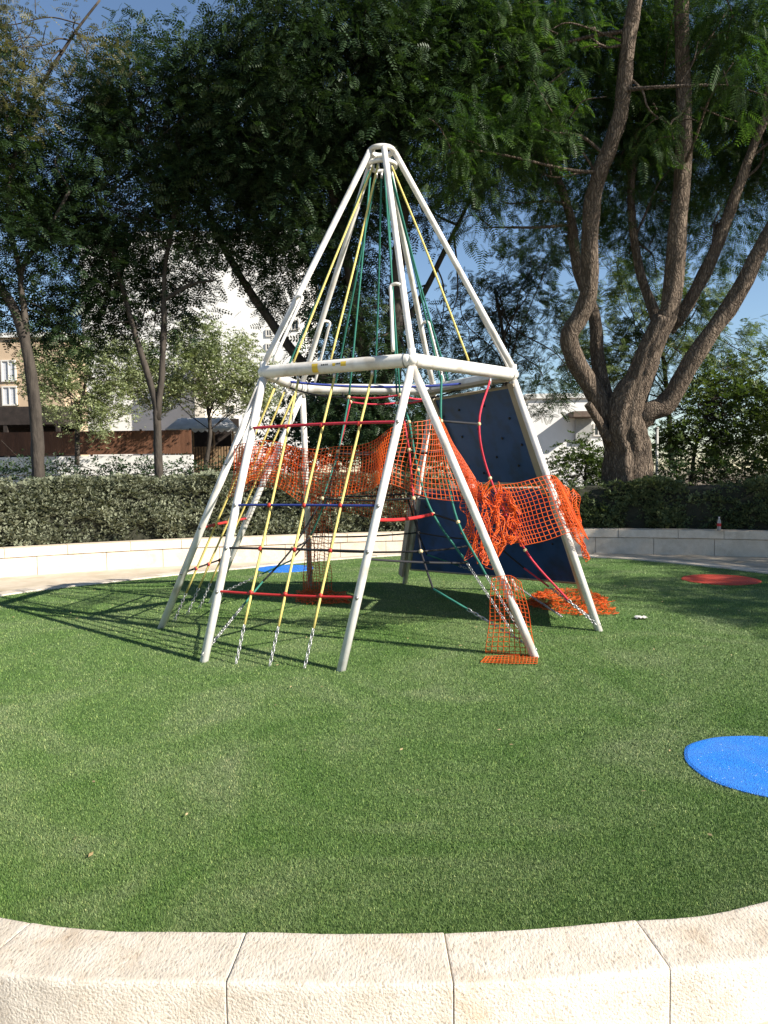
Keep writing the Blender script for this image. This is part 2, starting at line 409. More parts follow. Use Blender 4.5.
# ------------------------------------------------------------------ ground
ring_pts = [(-1.34, 2.58, 0), (-.49, 2.475, 0), (.17, 2.455, 0), (.78, 2.51, 0), (1.33, 2.62, 0), (2.9, 3.3, 0), (4.6, 4.9, 0), (5.75, 7.6, 0),
            (5.62, 10.3, 0), (4.8, 11.97, 0), (3.5, 13.2, 0), (1.0, 13.95, 0), (-.9, 13.3, 0), (-2.32, 12.23, 0), (-3.49, 11.3, 0), (-4.95, 9.77, 0), (-5.6, 7.6, 0), (-4.6, 4.9, 0), (-2.9, 3.25, 0)]
edge = closed_path(ring_pts, 14)
def arc_resample(P, step, start):
    """closed polyline resampled to even steps"""
    n = len(P); L_ = [0]
    for i in range(n): L_.append(L_[-1] + (P[(i + 1) % n] - P[i]).length)
    tot = L_[-1]; cnt = round(tot / step); out = []
    j = 0
    for k in range(cnt):
        s = (start + k * tot / cnt) % tot
        j = max(i for i in range(n) if L_[i] <= s)
        t = (s - L_[j]) / max(1e-9, L_[j + 1] - L_[j])
        out.append(P[j].lerp(P[(j + 1) % n], t))
    return out
fine_edge = arc_resample(edge, 0.11, 0)
def offset(P, d):
    n = len(P); out = []
    for i in range(n):
        t = (P[(i + 1) % n] - P[i - 1]).normalized()
        out.append(P[i] + Vector((t.y, -t.x, 0)) * d)      # polygon runs counter-clockwise: outward
    return out
def poly_sheet(name, pts, z, mat):
    b = MB(); b.add([(p.x, p.y, z) for p in pts], [tuple(range(len(pts)))])
    return b.build(name, mat)
turf_edge = offset(fine_edge, 0.01)
tag(poly_sheet('lawn', turf_edge, 0.0, M['turf']), kind='structure')
b = MB(); b.add([(-250, -60, -.20), (250, -60, -.20), (250, 400, -.20), (-250, 400, -.20)], [(0, 1, 2, 3)])
tag(b.build('ground', M['farground']), kind='structure')

# wall line (front face of the retaining wall)
wl = smooth_path([(-13, 8.0, 0), (-9.4, 11.1, 0), (-6.57, 12.99, 0), (-4.35, 14.13, 0), (-2, 14.85, 0), (.3, 15.3, 0), (2.5, 15.55, 0), (4.38, 15.45, 0), (7.24, 14.4, 0), (9.8, 12.4, 0), (12.0, 9.6, 0)], 14)
pth = [Vector((-13, -6, 0))] + [Vector((14, -6, 0))] + [Vector((14, 8, 0))] + list(reversed(wl))
tag(poly_sheet('path', pth, -.185, M['path']), kind='structure')
bed = list(wl) + [Vector((60, 5, 0)), Vector((60, 80, 0)), Vector((-60, 80, 0)), Vector((-60, 5, 0))]
bed = [p + Vector((0, .12, 0)) for p in bed]
tag(poly_sheet('planting_bed', bed, .22, M['soil']), kind='structure')

# ------------------------------------------------------------------ kerb of tooled stones round the lawn
kerb = thing('stone_kerb', 'ring of pale tooled limestone blocks edging the artificial lawn, widest in the foreground', 'kerb', (0, 8, -.14))
def pos_on(P, s):
    n = len(P)
    tot = sum((P[(i + 1) % n] - P[i]).length for i in range(n)); s %= tot
    for i in range(n):
        l = (P[(i + 1) % n] - P[i]).length
        if s <= l:
            t = (P[(i + 1) % n] - P[i]).normalized()
            ta = (P[(i + 1) % n] - P[i - 1]).normalized(); tb = (P[(i + 2) % n] - P[i]).normalized()
            ts = ta.lerp(tb, s / l).normalized()
            return P[i] + t * s, Vector((ts.y, -ts.x, 0)), tot
        s -= l
# arc length of the joint at x = 0.17
sacc = 0; s0 = 0
for i in range(len(fine_edge)):
    if fine_edge[i].x > .17 and fine_edge[i].y < 4:
        s0 = sacc; break
    sacc += (fine_edge[(i + 1) % len(fine_edge)] - fine_edge[i]).length
tot = pos_on(fine_edge, 0)[2]
s0 -= .012
NK = round(tot / .657)
def kerb_stone(sa, sb, near):
    nu, nw = (44, 16) if near else (8, 4)
    W, hz, gap = .255, .21, .0015
    bm = bmesh.new()
    prof = []                                    # inner bottom -> top inner -> top outer -> bottom outer
    c = 0.007
    prof = [(0, -hz), (0, -c)] + [(c * .4, -c * .3)] + [(c + (W - 2 * c) * i / nw, 0) for i in range(nw + 1)] + [(W - c * .35, -c * .35), (W, -c)] + [(W, -c - (hz - c) * i / (nw // 2 + 1)) for i in range(1, nw // 2 + 2)]
    rows = []
    seed = Vector((sa * 3.1, 0, 0))
    dz = random.uniform(-.004, .004)
    for i in range(nu + 1):
        fr = i / nu if not near else (0, .006, *[q / (nu - 2) for q in range(1, nu - 2)], .994, 1)[i]
        s = sa + gap + (sb - sa - 2 * gap) * fr
        p, nrm, _ = pos_on(fine_edge, s)
        e = min(i, nu - i)
        row = []
        for (w, z) in prof:
            zz = z - (.0015 if e == 0 and z > -.03 else 0)
            q = p + nrm * w + Vector((0, 0, .022 + dz + zz))
            if near:
                d = mn.noise(q * 60) * .0013 + mn.noise(q * 22) * .0012 + mn.noise(q * 7 + seed) * .002
                out = Vector((0, 0, 1)) if z > -.001 else nrm * (1 if w > W / 2 else -1)
                q += out * d
                if e == 0: q += (pos_on(fine_edge, s + .01)[0] - p).normalized() * (mn.noise(q * 25) * .0005)
            row.append(bm.verts.new(q))
        rows.append(row)
    for i in range(nu):
        for k in range(len(prof) - 1):
            f = bm.faces.new((rows[i][k], rows[i + 1][k], rows[i + 1][k + 1], rows[i][k + 1])); f.smooth = near
    bm.faces.new(rows[0]); bm.faces.new(list(reversed(rows[-1])))
    bmesh.ops.recalc_face_normals(bm, faces=bm.faces)
    me = bpy.data.meshes.new('kerb_stone'); bm.to_mesh(me); bm.free()
    return link('kerb_stone', me, M['kerb'], kerb)
mb = MB(); core = []
for w_, z_ in ((.004, -.1), (.004, .006), (.242, .006), (.242, -.185)): core.append([(q.x, q.y, z_) for q in offset(fine_edge, w_)])
nf_ = len(fine_edge)
mb.add([p for r_ in core for p in r_], [(a_ * nf_ + i, a_ * nf_ + (i + 1) % nf_, (a_ + 1) * nf_ + (i + 1) % nf_, (a_ + 1) * nf_ + i) for a_ in range(3) for i in range(nf_)])
mb.build('mortar_bed', M['mortar'], kerb)
for k in range(NK):
    jt = lambda q: s0 + q * tot / NK - (.10 if q == NK - 2 else 0)
    sa, sb = jt(k), jt(k + 1)
    p = pos_on(fine_edge, (sa + sb) / 2)[0]
    kerb_stone(sa, sb, p.y < 3.1)

# ------------------------------------------------------------------ retaining wall: coping course over block course
def wall_course(mb, line, z0, z1, y0, y1, step, ph, joint=.004):
    L_ = [0]
    for i in range(len(line) - 1): L_.append(L_[-1] + (line[i + 1] - line[i]).length)
    def P(s):
        for i in range(len(line) - 1):
            if s <= L_[i + 1] or i == len(line) - 2:
                t = (line[i + 1] - line[i]).normalized()
                return line[i] + t * (s - L_[i]), Vector((-t.y, t.x, 0))
    s = -ph
    while s < L_[-1]:
        ln = step * random.uniform(.8, 1.2)
        a, bb = max(0, s + joint), min(L_[-1], s + ln - joint)
        if bb - a > .05:
            dy = random.uniform(-.004, .004)
            pts = []
            for q in (a, (a + bb) / 2, bb):
                p, n = P(q); pts.append((p, n))
            vs = []; fs = []
            for p, n in pts:
                for (d, z) in ((y0 + dy, z0 + joint), (y0 + dy, z1 - .012), (y0 + dy + .012, z1), (y1, z1), (y1, z0 + joint)):
                    q = p + n * d; vs.append((q.x, q.y, z))
            for i in range(2):
                for k in range(5):
                    l = (k + 1) % 5
                    fs.append((i * 5 + k, (i + 1) * 5 + k, (i + 1) * 5 + l, i * 5 + l))
            fs += [tuple(range(4, -1, -1)), tuple(10 + k for k in range(5))]
            mb.add(vs, fs)
        s += ln
wall = thing('retaining_wall', 'low curved limestone retaining wall in two courses below the hedges', 'wall', (0, 15, -.14))
mb = MB(); wall_course(mb, wl, .145, .305, -.02, .34, .95, .3); mb.build('coping_course', M['wall'], wall)
mb = MB(); wall_course(mb, wl, -.19, .143, 0, .3, 1.1, .1); mb.build('block_course', M['wall'], wall)

# ------------------------------------------------------------------ turf blades (nobody could count them)
def inside(P, xs, ys):
    px = np.array([p.x for p in P]); py = np.array([p.y for p in P]); n = len(px)
    res = np.zeros(len(xs), bool); j = n - 1
    for i in range(n):
        c = ((py[i] > ys) != (py[j] > ys)) & (xs < (px[j] - px[i]) * (ys - py[i]) / (py[j] - py[i] + 1e-12) + px[i])
        res ^= c; j = i
    return res
def blades():
    g = np.linspace(2.35, 14, 600); hw = np.minimum(5.9, .56 * g + 1.7)
    dens = 125000 * (2.6 / g) ** 3
    pdf = dens * hw * 2; cdf = np.cumsum(pdf); tot_n = int(np.trapezoid(pdf, g)) if hasattr(np, 'trapezoid') else int(np.trapz(pdf, g))
    ys = np.interp(rng.uniform(0, cdf[-1], tot_n), cdf, g)
    xs = rng.uniform(-1, 1, tot_n) * np.minimum(5.9, .56 * ys + 1.7)
    k = inside(fine_edge, xs, ys); xs, ys = xs[k], ys[k]
    for cx, cy, r in ((2.0, 3.87, .44), (-1.6, 12.2, .45), (4.58, 10.38, .5)):
        k = (xs - cx) ** 2 + (ys - cy) ** 2 > r * r; xs, ys = xs[k], ys[k]
    n = len(xs)
    sc = np.clip(ys / 3.2, .8, 3.0)
    h = rng.uniform(.007, .013, n) * (0.8 + .2 * sc); w = rng.uniform(.0008, .0014, n) * sc
    a = rng.uniform(0, 2 * PI, n); lean = rng.uniform(0, .009, n) * (0.8 + .2 * sc); la = rng.uniform(0, 2 * PI, n)
    V = np.zeros((n, 3, 3), np.float32)
    V[:, 0, 0] = xs - np.cos(a) * w; V[:, 0, 1] = ys - np.sin(a) * w
    V[:, 1, 0] = xs + np.cos(a) * w; V[:, 1, 1] = ys + np.sin(a) * w
    V[:, 2, 0] = xs + np.cos(la) * lean; V[:, 2, 1] = ys + np.sin(la) * lean; V[:, 2, 2] = h
    return tag(npmesh('turf_grass', V.reshape(-1, 3), n, M['blade'], per=3), 'short green artificial grass blades covering the round lawn', 'grass', kind='stuff')
blades()

def fallen():
    n = 170; V = []
    xs = rng.uniform(-4.5, 4.5, n); ys = rng.uniform(2.5, 11, n)
    k = inside(fine_edge, xs, ys); xs, ys = xs[k], ys[k]
    for x, y in zip(xs, ys):
        a = rng.uniform(0, 2 * PI); l = rng.uniform(.008, .02); w_ = l * .4; z = rng.uniform(.012, .018)
        c, s_ = math.cos(a), math.sin(a)
        V += [(x - c * l, y - s_ * l, z), (x - s_ * w_, y + c * w_, z + .004), (x + c * l, y + s_ * l, z + .003), (x + s_ * w_, y - c * w_, z)]
    tag(npmesh('fallen_leaves', np.array(V), len(xs), noisy('dry_leaf', (.22, .15, .06, 1), (.45, .36, .2, 1), 3, .8)), 'small dry leaves scattered over the artificial lawn', 'leaf litter', kind='stuff')
fallen()

# ------------------------------------------------------------------ rubber discs let into the lawn
def disc(name, c, r, mat, label, group):
    mb = MB(); n = 72
    rr = [r * (1 + .012 * math.sin(5 * 2 * PI * k / n + c[0]) + .006 * math.sin(11 * 2 * PI * k / n)) for k in range(n)]
    vs = [(c[0], c[1], .011)]
    for f, z in ((.96, .011), (1.0, .006), (1.002, -.02)):
        vs += [(c[0] + math.cos(2 * PI * k / n) * rr[k] * f, c[1] + math.sin(2 * PI * k / n) * rr[k] * f, z) for k in range(n)]
    fs = [(0, 1 + k, 1 + (k + 1) % n) for k in range(n)]
    for q in range(2):
        fs += [(1 + q * n + k, 1 + (q + 1) * n + k, 1 + (q + 1) * n + (k + 1) % n, 1 + q * n + (k + 1) % n) for k in range(n)]
    mb.add(vs, fs)
    return tag(mb.build(name, mat), label, 'rubber disc', group)
disc('rubber_disc', (2.0, 3.87), .44, M['rub_blue'], 'bright blue round rubber patch nearest the front kerb on the lawn', 'rubber discs in the lawn')
disc('rubber_disc', (-1.6, 12.2), .46, M['rub_blue'], 'blue round rubber patch far back on the lawn behind the climbing ropes', 'rubber discs in the lawn')
disc('rubber_disc', (4.58, 10.38), .50, M['rub_red'], 'orange red round rubber patch in the shade near the right wall', 'rubber discs in the lawn')

# ------------------------------------------------------------------ climbing frame
CX, CY = .0267, 8.12
ROT, RR, RH, AH, FR, FO = .1783, 1.3358, 2.5195, 4.8556, 2.3115, .3458
order = ['N', 'L', 'BL', 'BR', 'R']
cor, foot, ang = {}, {}, {}
for k, n in enumerate(order):
    a = ROT - PI / 2 - k * 2 * PI / 5
    ang[n] = a
    cor[n] = Vector((CX + RR * math.cos(a), CY + RR * math.sin(a), RH))
    for s, q in ((-1, 'a'), (1, 'b')):
        foot[n + q] = Vector((CX + FR * math.cos(a + s * FO), CY + FR * math.sin(a + s * FO), 0))
for k, p in {'Na': (340, 671), 'Nb': (536, 657), 'Lb': (203, 662), 'La': (160, 628), 'Ra': (600, 631)}.items():
    foot[k] = gnd(*p)
# a-leg: clockwise neighbour side (N -> L -> BL -> BR -> R), R b-leg shares the side with BR? see names below
tower = thing('climbing_frame', 'white steel pyramid climbing frame with coloured ropes and a navy climbing panel on the lawn', 'climbing frame', (CX, CY, 0))
def part(mb, name, mat, label=None):
    o = mb.build(name, mat, tower)
    if label: o['label'] = label
    return o
for key, f in foot.items():
    c = cor[key[:-1]]
    d = (f - c).normalized()
    top = c + Vector((0, 0, -.05)) + d * .02
    mb = MB()
    mb.tube([top, top.lerp(f, .5), f + Vector((0, 0, -.03))], .036, 14)
    leg = part(mb, 'leg', M['paint'])
def leg_pt(key, py):
    c = cor[key[:-1]]; f = foot[key]
    lo, hi = 0, 1
    for _ in range(40):
        m = (lo + hi) / 2
        if proj(c.lerp(f, m))[1] < py: lo = m
        else: hi = m
    return c.lerp(f, lo)
for i in range(5):
    a, b_ = cor[order[i]], cor[order[(i + 1) % 5]]
    d = (b_ - a).normalized()
    r = .062; p0, p1 = a - d * .0, b_ + d * .0
    mb = MB()
    e = .015
    mb.tube([p0 + d * .012, p0 + d * (.012 + e), p0 + d * .06, p0.lerp(p1, .5), p1 - d * .06, p1 - d * (.012 + e), p1 - d * .012], [r * .86, r * .98, r, r, r, r * .98, r * .86], 24)
    part(mb, 'ring_beam', M['paint'])
    mb = MB(); v = (a - Vector((CX, CY, RH))).normalized()
    mb.tube([a + Vector((0, 0, -.10)), a + Vector((0, 0, .10))], .034, 16); mb.ball(a, .055, 1, 16)
    part(mb, 'corner_joint', M['paint'])
    mb = MB()
    for q, w in ((a + d * .055, d),):
        mb.tube([q, q + w * .012], .0645, 24)
    part(mb, 'joint_collar', M['seam'])
# apex
RT = .155
apx = {}
def ringpts(r, z, n=30): return [(CX + r * math.cos(2 * PI * k / n), CY + r * math.sin(2 * PI * k / n), z) for k in range(n)]
mb = MB(); mb.tube(ringpts(RT - .035, AH, 36), .027, 10, closed=True); part(mb, 'apex_ring', M['paint'])
mb = MB(); mb.tube(ringpts(RT - .01, AH - .15, 36), .022, 10, closed=True); part(mb, 'apex_ring', M['paint'])
for n in order:
    a = ang[n]
    top = Vector((CX + RT * math.cos(a), CY + RT * math.sin(a), AH - .06)); apx[n] = top
    inn = Vector((CX + (RT - .05) * math.cos(a), CY + (RT - .05) * math.sin(a), AH + .0))
    base = cor[n] + Vector((0, 0, .06))
    pts = [base, base.lerp(top, .5)] + [base.lerp(top, .96), top.lerp(inn, .35) + Vector((0, 0, .01)), inn]
    mb = MB(); mb.tube(smooth_path(pts, 5), .031, 12); part(mb, 'apex_pole', M['paint'])
    # grab handle beside the pole, inside
    ctr = Vector((CX, CY, 0)); side = Vector((-math.sin(a), math.cos(a), 0)) * (-1 if n in ('L', 'R') else 1)
    q0 = base.lerp(top, .30); q1 = base + (base - cor[n]) * .0
    inw = (Vector((CX, CY, RH)) - cor[n]).normalized()
    h1 = q0 - side * .11 + inw * .02
    h0 = base.lerp(top, .01) - side * .16 + inw * .03
    mb = MB(); mb.tube(smooth_path([q0, q0 - side * .06 + Vector((0, 0, .02)), h1, h1.lerp(h0, .12), h1.lerp(h0, .5), h0], 5), .016, 8); part(mb, 'grab_handle', M['paint'])

# ---- ropes
def rope(pts, mat, r=.0095, k=6, name='rope'):
    mb = MB(); mb.tube(smooth_path(pts, k), r, 7); return part(mb, name, M[mat])
def sag(a, b_, s, n=3):
    return [a.lerp(b_, i / n) + Vector((0, 0, -s * 4 * (i / n) * (1 - i / n))) for i in range(n + 1)]
def chain(a, b_):
    mb = MB(); a, b_ = Vector(a), Vector(b_)
    n = max(2, int((b_ - a).length / .034)); d = (b_ - a).normalized()
    u = d.cross(Vector((0, 0, 1))).normalized() if abs(d.z) < .95 else Vector((1, 0, 0))
    w = d.cross(u)
    for i in range(n):
        c = a.lerp(b_, (i + .5) / n); x = u if i % 2 else w
        L_ = (b_ - a).length / n * .72
        mb.tube([c + d * L_ * math.cos(t) + x * .0125 * math.sin(t) for t in [2 * PI * q / 8 for q in range(8)]], .0042, 4, closed=True)
    return part(mb, 'chain', M['chain'])
def clamp(p, mat='redclamp', r=.022):
    mb = MB(); mb.ball(p, r, 1.0, 8); return part(mb, 'rope_clamp', M[mat])
def hang(p):      # swivel eye under a beam
    mb = MB(); mb.tube([p + Vector((0, 0, .02)), p + Vector((0, 0, -.05))], .013, 8); part(mb, 'rope_eye', M['chain'])

def side_ropes(nc, nd, fc, fd, fracs, horiz, col='yellow'):
    """ropes from the beam nc-nd to the ground line fc-fd; horiz: (frac down, material, radius)"""
    for t in fracs:
        top = cor[nc].lerp(cor[nd], t) + Vector((0, 0, -.065)); bot = foot[fc].lerp(foot[fd], t)
        hang(top)
        low = top.lerp(bot, .88)
        bend = (top + low) / 2 + Vector((random.uniform(-.012, .012), random.uniform(-.01, .02), 0))
        rope([top + Vector((0, 0, -.04)), bend, low], col, .0115)
        chain(low, bot)
    for u, matn, r in horiz:
        a = cor[nc].lerp(foot[fc], u); b_ = cor[nd].lerp(foot[fd], u)
        mid = a.lerp(b_, .5)
        rope(sag(a, b_, random.uniform(-.01, .02), 6), matn, r, name='cross_rope' if r < .016 else 'rung')
        for t in fracs:
            clamp(a.lerp(b_, t))
        for e in (a, b_):
            mb = MB(); mb.ball(e + Vector((0, -.035, 0)), .017, 1, 8); part(mb, 'rope_bolt', M['seam'])
side_ropes('L', 'N', 'Lb', 'Na', (.25, .5, .75), ((.22, 'red', .0135), (.50, 'blue', .0105), (.645, 'black', .0105), (.785, 'redtube', .0115)))
side_ropes('L', 'BL', 'La', 'BLb', (.25, .5, .75), ((.35, 'black', .010), (.60, 'redtube', .015), (.78, 'black', .010)))
# upper ropes on the cone: yellow pairs and green pairs
def upper(nc, nd, t, col, tt=.5, r=.0105):
    a = cor[nc].lerp(cor[nd], t) + Vector((0, 0, .07)); z = apx[nc].lerp(apx[nd], tt) + Vector((0, 0, -.12))
    hang(z)
    rope([a, a.lerp(z, .5) + Vector((random.uniform(-.02, .02), .02, 0)), z], col, r)
upper('L', 'N', .22, 'yellow', .3); upper('L', 'N', .48, 'yellow', .6)
upper('N', 'R', .52, 'yellow', .55); upper('L', 'BL', .5, 'green', .5)
upper('BL', 'BR', .25, 'green', .3); upper('BL', 'BR', .55, 'green', .6); upper('BR', 'R', .12, 'green', .2); upper('BR', 'R', .22, 'green', .3)
# inner spatial net: pentagon hoops hung from the apex
def pent(r, z, off): return [Vector((CX + r * math.cos(ang[n] + off), CY + r * math.sin(ang[n] + off), z)) for n in order]
hoops = [pent(.13, AH - .22, 0), pent(.46, 2.30, .15), pent(.62, 1.75, .2), pent(.80, 1.28, .15), pent(1.12, .80, .1), pent(1.45, .50, .1)]
mats = ['green', 'red', 'green', 'green', 'green']
for i in range(5):
    for k in range(5):
        m_ = ('green', ('red', 'green', 'red', 'green', 'green')[k], ('red', 'green', 'black', 'green', 'green')[k], ('black', 'black', 'green', 'black', 'green')[k], 'black')[i]
        if i == 0 and k in (2, 4): continue
        rope([hoops[i][k], hoops[i][k].lerp(hoops[i + 1][k], .5) + Vector((0, 0, -.01)), hoops[i + 1][k]], m_, .0095, 3)
for i, m_ in ((1, 'red'), (2, 'black'), (3, 'black'), (4, 'black')):
    for k in range(5):
        a, b_ = hoops[i][k], hoops[i][(k + 1) % 5]
        rope(sag(a, b_, .02, 3), m_, .0095, 3, name='cross_rope')
    for k in range(5): clamp(hoops[i][k], 'bead')
for k, n in enumerate(order):
    f = foot[n + 'b'] if n in ('L', 'R', 'BL') else foot[n + 'a']
    f = foot[n + ('b', 'b', 'b', 'a', 'a')[k]]
    a = hoops[5][k]; e = f + Vector((0, 0, .06))
    m1 = a.lerp(e, .35)
    rope([a, m1], 'green' if k != 4 else 'red', .0095, 3); chain(m1, e)
# tie ropes from the hoops to the beams (blue and black, seen under the ring)
for (n1, n2, t, k, m_) in (('BL', 'BR', .3, 2, 'black'), ('BR', 'R', .4, 3, 'black'), ('L', 'BL', .6, 1, 'black')):
    rope(sag(cor[n1].lerp(cor[n2], t) + Vector((0, 0, -.05)), hoops[1][k], .03), m_, .0095, 3)
rope(sag(cor['L'].lerp(cor['BL'], .5), cor['R'].lerp(cor['BR'], .55), .05, 6), 'blue', .014, 3, name='cross_rope')
# ropes on the N-R side
bm_ = lambda t: cor['N'].lerp(cor['R'], t) + Vector((0, 0, -.09))
def drop(pts, mat, tail=None):
    rope(pts, mat, .011, 6)
    for p in pts[1:-1]: clamp(p, 'bead', .02)
    if tail is not None: chain(pts[-1], tail)
hang(bm_(.26)); hang(bm_(.74))
nrpl = lambda t, u: bm_(t).lerp(foot['Nb'].lerp(foot['Ra'], t), u) + Vector((0, .12, 0))
drop([bm_(.26), at(441, 421, 7.0), at(446, 468, 7.05), at(458, 522, 6.95), at(486, 575, 6.75)], 'green', foot['Nb'].lerp(at(486, 575, 6.75), .22))
drop([at(402, 405, 7.6), at(409, 422, 7.5), at(418, 470, 7.4), at(433, 514, 7.3), at(467, 563, 7.1)], 'green', at(512, 632, 6.6))
drop([bm_(.74), at(479, 424, 7.3), at(490, 478, 7.4), at(525, 550, 7.35), at(568, 600, 7.25)], 'red', foot['Ra'] + Vector((0, 0, .03)))
rope([at(441, 421, 7.0), at(479, 424, 7.3)], 'black', .011, 3, name='cross_rope')
rope(sag(leg_pt('Na', 520), at(433, 514, 7.3), .02), 'redtube', .016, 4, name='rung')
rope(sag(leg_pt('Na', 559), at(467, 563, 7.1), .01), 'black', .010, 4, name='cross_rope')
rope(sag(at(433, 514, 7.3), at(458, 522, 6.95), .0), 'black', .010, 3, name='cross_rope')
chain(foot['BRa'] + Vector((0, 0, .05)), foot['Ra'].lerp(foot['BRa'], .25) + Vector((-.15, -.1, .04)))
rope([foot['BRb'].lerp(cor['BR'], .95), foot['BRb'].lerp(cor['BR'], .5) + Vector((-.1, 0, 0)), foot['BRb'] + Vector((0, 0, .05))], 'black', .009, 4)

# ---- climbing panels on the side between the two rear right corners
def plane_quad(pts): return [at(*p) for p in pts]
legA = lambda u: cor['BR'].lerp(foot['BRa'], u); legB = lambda u: cor['R'].lerp(foot['Rb'], u)
inw = (Vector((CX, CY, 0)) - (foot['BRa'] + foot['Rb']) / 2); inw.z = 0; inw.normalize()
def panel(q, label):
    cen = sum(q, Vector()) / 4
    n = (q[1] - q[0]).cross(q[3] - q[0]).normalized()
    mb = MB(); mb.slab(q, .022); o = part(mb, 'climbing_panel', M['panel'], label)
    # edge trim
    mb = MB()
    for i in range(4):
        mb.tube([q[i] - n * .011, q[(i + 1) % 4] - n * .011], .020, 4)
    mb.build('panel_trim', M['board'], o)
    for (u, v) in [(.12, .2), (.3, .12), (.55, .3), (.78, .2), (.2, .55), (.45, .62), (.7, .5), (.86, .7), (.3, .85), (.62, .86), (.9, .42), (.06, .8)]:
        p = q[0].lerp(q[1], u).lerp(q[3].lerp(q[2], u), v)
        mb = MB(); mb.ball(p + n * .004, .017, 1, 6); mb.build('bolt', M['hold'], o)
off = inw * .06
q_up = [legA(.05) + off, legB(.05) + off, legB(.45) + off, legA(.45) + off]
panel(list(reversed(q_up)) if (q_up[1] - q_up[0]).cross(q_up[3] - q_up[0]).dot(inw) < 0 else q_up, 'upper navy climbing panel')
# lower board reaches from the far leg of the rear corner to the right leg, kinked out behind the legs
legC = lambda u: cor['BR'].lerp(foot['BRb'], u)
out_ = -inw * .05
q_lo = [legC(.49) + Vector((.05, .06, 0)), legB(.47) + out_, legB(.90) + out_, legC(.92) + Vector((.05, .06, 0))]
panel(list(reversed(q_lo)) if (q_lo[1] - q_lo[0]).cross(q_lo[3] - q_lo[0]).dot(inw) < 0 else q_lo, 'lower navy climbing panel')
# flat tan stiles along the panel sides
for f0, u0, u1 in ((legA, .04, .50), (legB, .04, .50), (legC, .48, .95)):
    mb = MB(); a, b_ = f0(u0) + inw * .09, f0(u1) + inw * .09
    t = (b_ - a).normalized(); s = t.cross(inw).normalized() * .05
    mb.slab([a - s, a + s, b_ + s, b_ - s], .03); part(mb, 'panel_stile', M['board'])
# boards closing the narrow gap between the two legs of the right corner
legD = lambda u: cor['R'].lerp(foot['Ra'], u)
for u0, u1, mm in ((.06, .455, 'board'), (.47, .90, 'panel')):
    q = [legD(u0), legB(u0), legB(u1), legD(u1)]
    mb = MB(); mb.slab([p + Vector((0, 0, 0)) for p in q], .02); part(mb, 'side_board', M[mm])
# horizontal top board under the ring
mb = MB(); a, b_ = cor['BR'].lerp(cor['R'], .04), cor['BR'].lerp(cor['R'], .96)
mb.slab([a + inw * .05 + Vector((0, 0, -.07)), b_ + inw * .05 + Vector((0, 0, -.07)), b_ + inw * .30 + Vector((0, 0, -.09)), a + inw * .30 + Vector((0, 0, -.09))], .03); part(mb, 'top_board', M['board'])
# sticker on the front left beam: two yellow squares and a line of dark print
a, b_ = cor['L'], cor['N']; d = (b_ - a).normalized(); up = Vector((0, 0, 1)); nf = d.cross(up).normalized()
if nf.y > 0: nf = -nf
def patch(mb, t0, t1, a0, a1, rr=.0632):
    n = 5; vs = []
    for i in range(n + 1):
        al = a0 + (a1 - a0) * i / n
        o = nf * math.cos(al) * rr + up * math.sin(al) * rr
        vs += [a + d * t0 + o, a + d * t1 + o]
    mb.add(vs, [(2 * i, 2 * i + 1, 2 * i + 3, 2 * i + 2) for i in range(n)], True)
Ls = (b_ - a).length
mb = MB(); patch(mb, Ls * .37, Ls * .41, -.9, .5); patch(mb, Ls * .565, Ls * .60, -.2, .5); patch(mb, Ls * .51, Ls * .53, -.1, .35)
st = part(mb, 'sticker', M['sticker_y'], 'small yellow sticker with a line of dark print on the front beam')
mb = MB(); x = Ls * .435
for w in (.012, .016, .010, .014):
    patch(mb, x, x + w, .08, .34, .0634); x += w + .006
x = Ls * .533
for w in (.010, .014, .010):
    patch(mb, x, x + w, .08, .34, .0634); x += w + .005
mb.build('print', M['sticker_d'], st)

# ------------------------------------------------------------------ orange safety net
def net_obj(name, cols, nu, nv, r, label, wob=.012, ph=0, fold=0.0, flat=False, brk=0.02):
    """cols: list of (top point, bottom point); strands as thin flat ribbons"""
    tops = smooth_path([c[0] for c in cols], 8); bots = smooth_path([c[1] for c in cols], 8)
    def cum(P):
        L_ = [0]
        for i in range(len(P) - 1): L_.append(L_[-1] + (P[i + 1] - P[i]).length)
        return L_
    m = len(tops) - 1
    def S_(u, v):
        x = u * m; i = min(m - 1, int(x)); t = x - i
        p = tops[i].lerp(tops[i + 1], t).lerp(bots[i].lerp(bots[i + 1], t), v)
        q = p * 3.1 + Vector((ph, ph * .7, 0))
        w = Vector((mn.noise(q), mn.noise(q + Vector((31, 0, 0))), mn.noise(q + Vector((0, 47, 0))))) * wob
        if fold:
            f = Vector((u * 19 + ph, v * (17 if flat else 4.5), ph))
            w += Vector((mn.noise(f), mn.noise(f + Vector((9, 5, 0))), mn.noise(f + Vector((3, 19, 7))) * (.35 if flat else 1))) * fold
        p = p + w
        if p.z < .008: p.z = .008 + random.random() * .006
        return p
    G = [[S_(i / nu, j / nv) for j in range(nv + 1)] for i in range(nu + 1)]
    mb = MB()
    for j in range(nv + 1):
        line = [G[i][j] for i in range(nu + 1)]
        mb.tube(line, r, 3, cap=False)
    for i in range(nu + 1):
        line = [G[i][j] for j in range(nv + 1)]
        mb.tube(line, r * 1.15, 3, cap=False)
    o = mb.build(name, M['net'])
    return tag(o, label, 'safety net', 'orange safety nets on the climbing frame')
def A(*rows): return [(at(tx, ty, Y), at(bx, by, Y)) for tx, ty, bx, by, Y in rows]
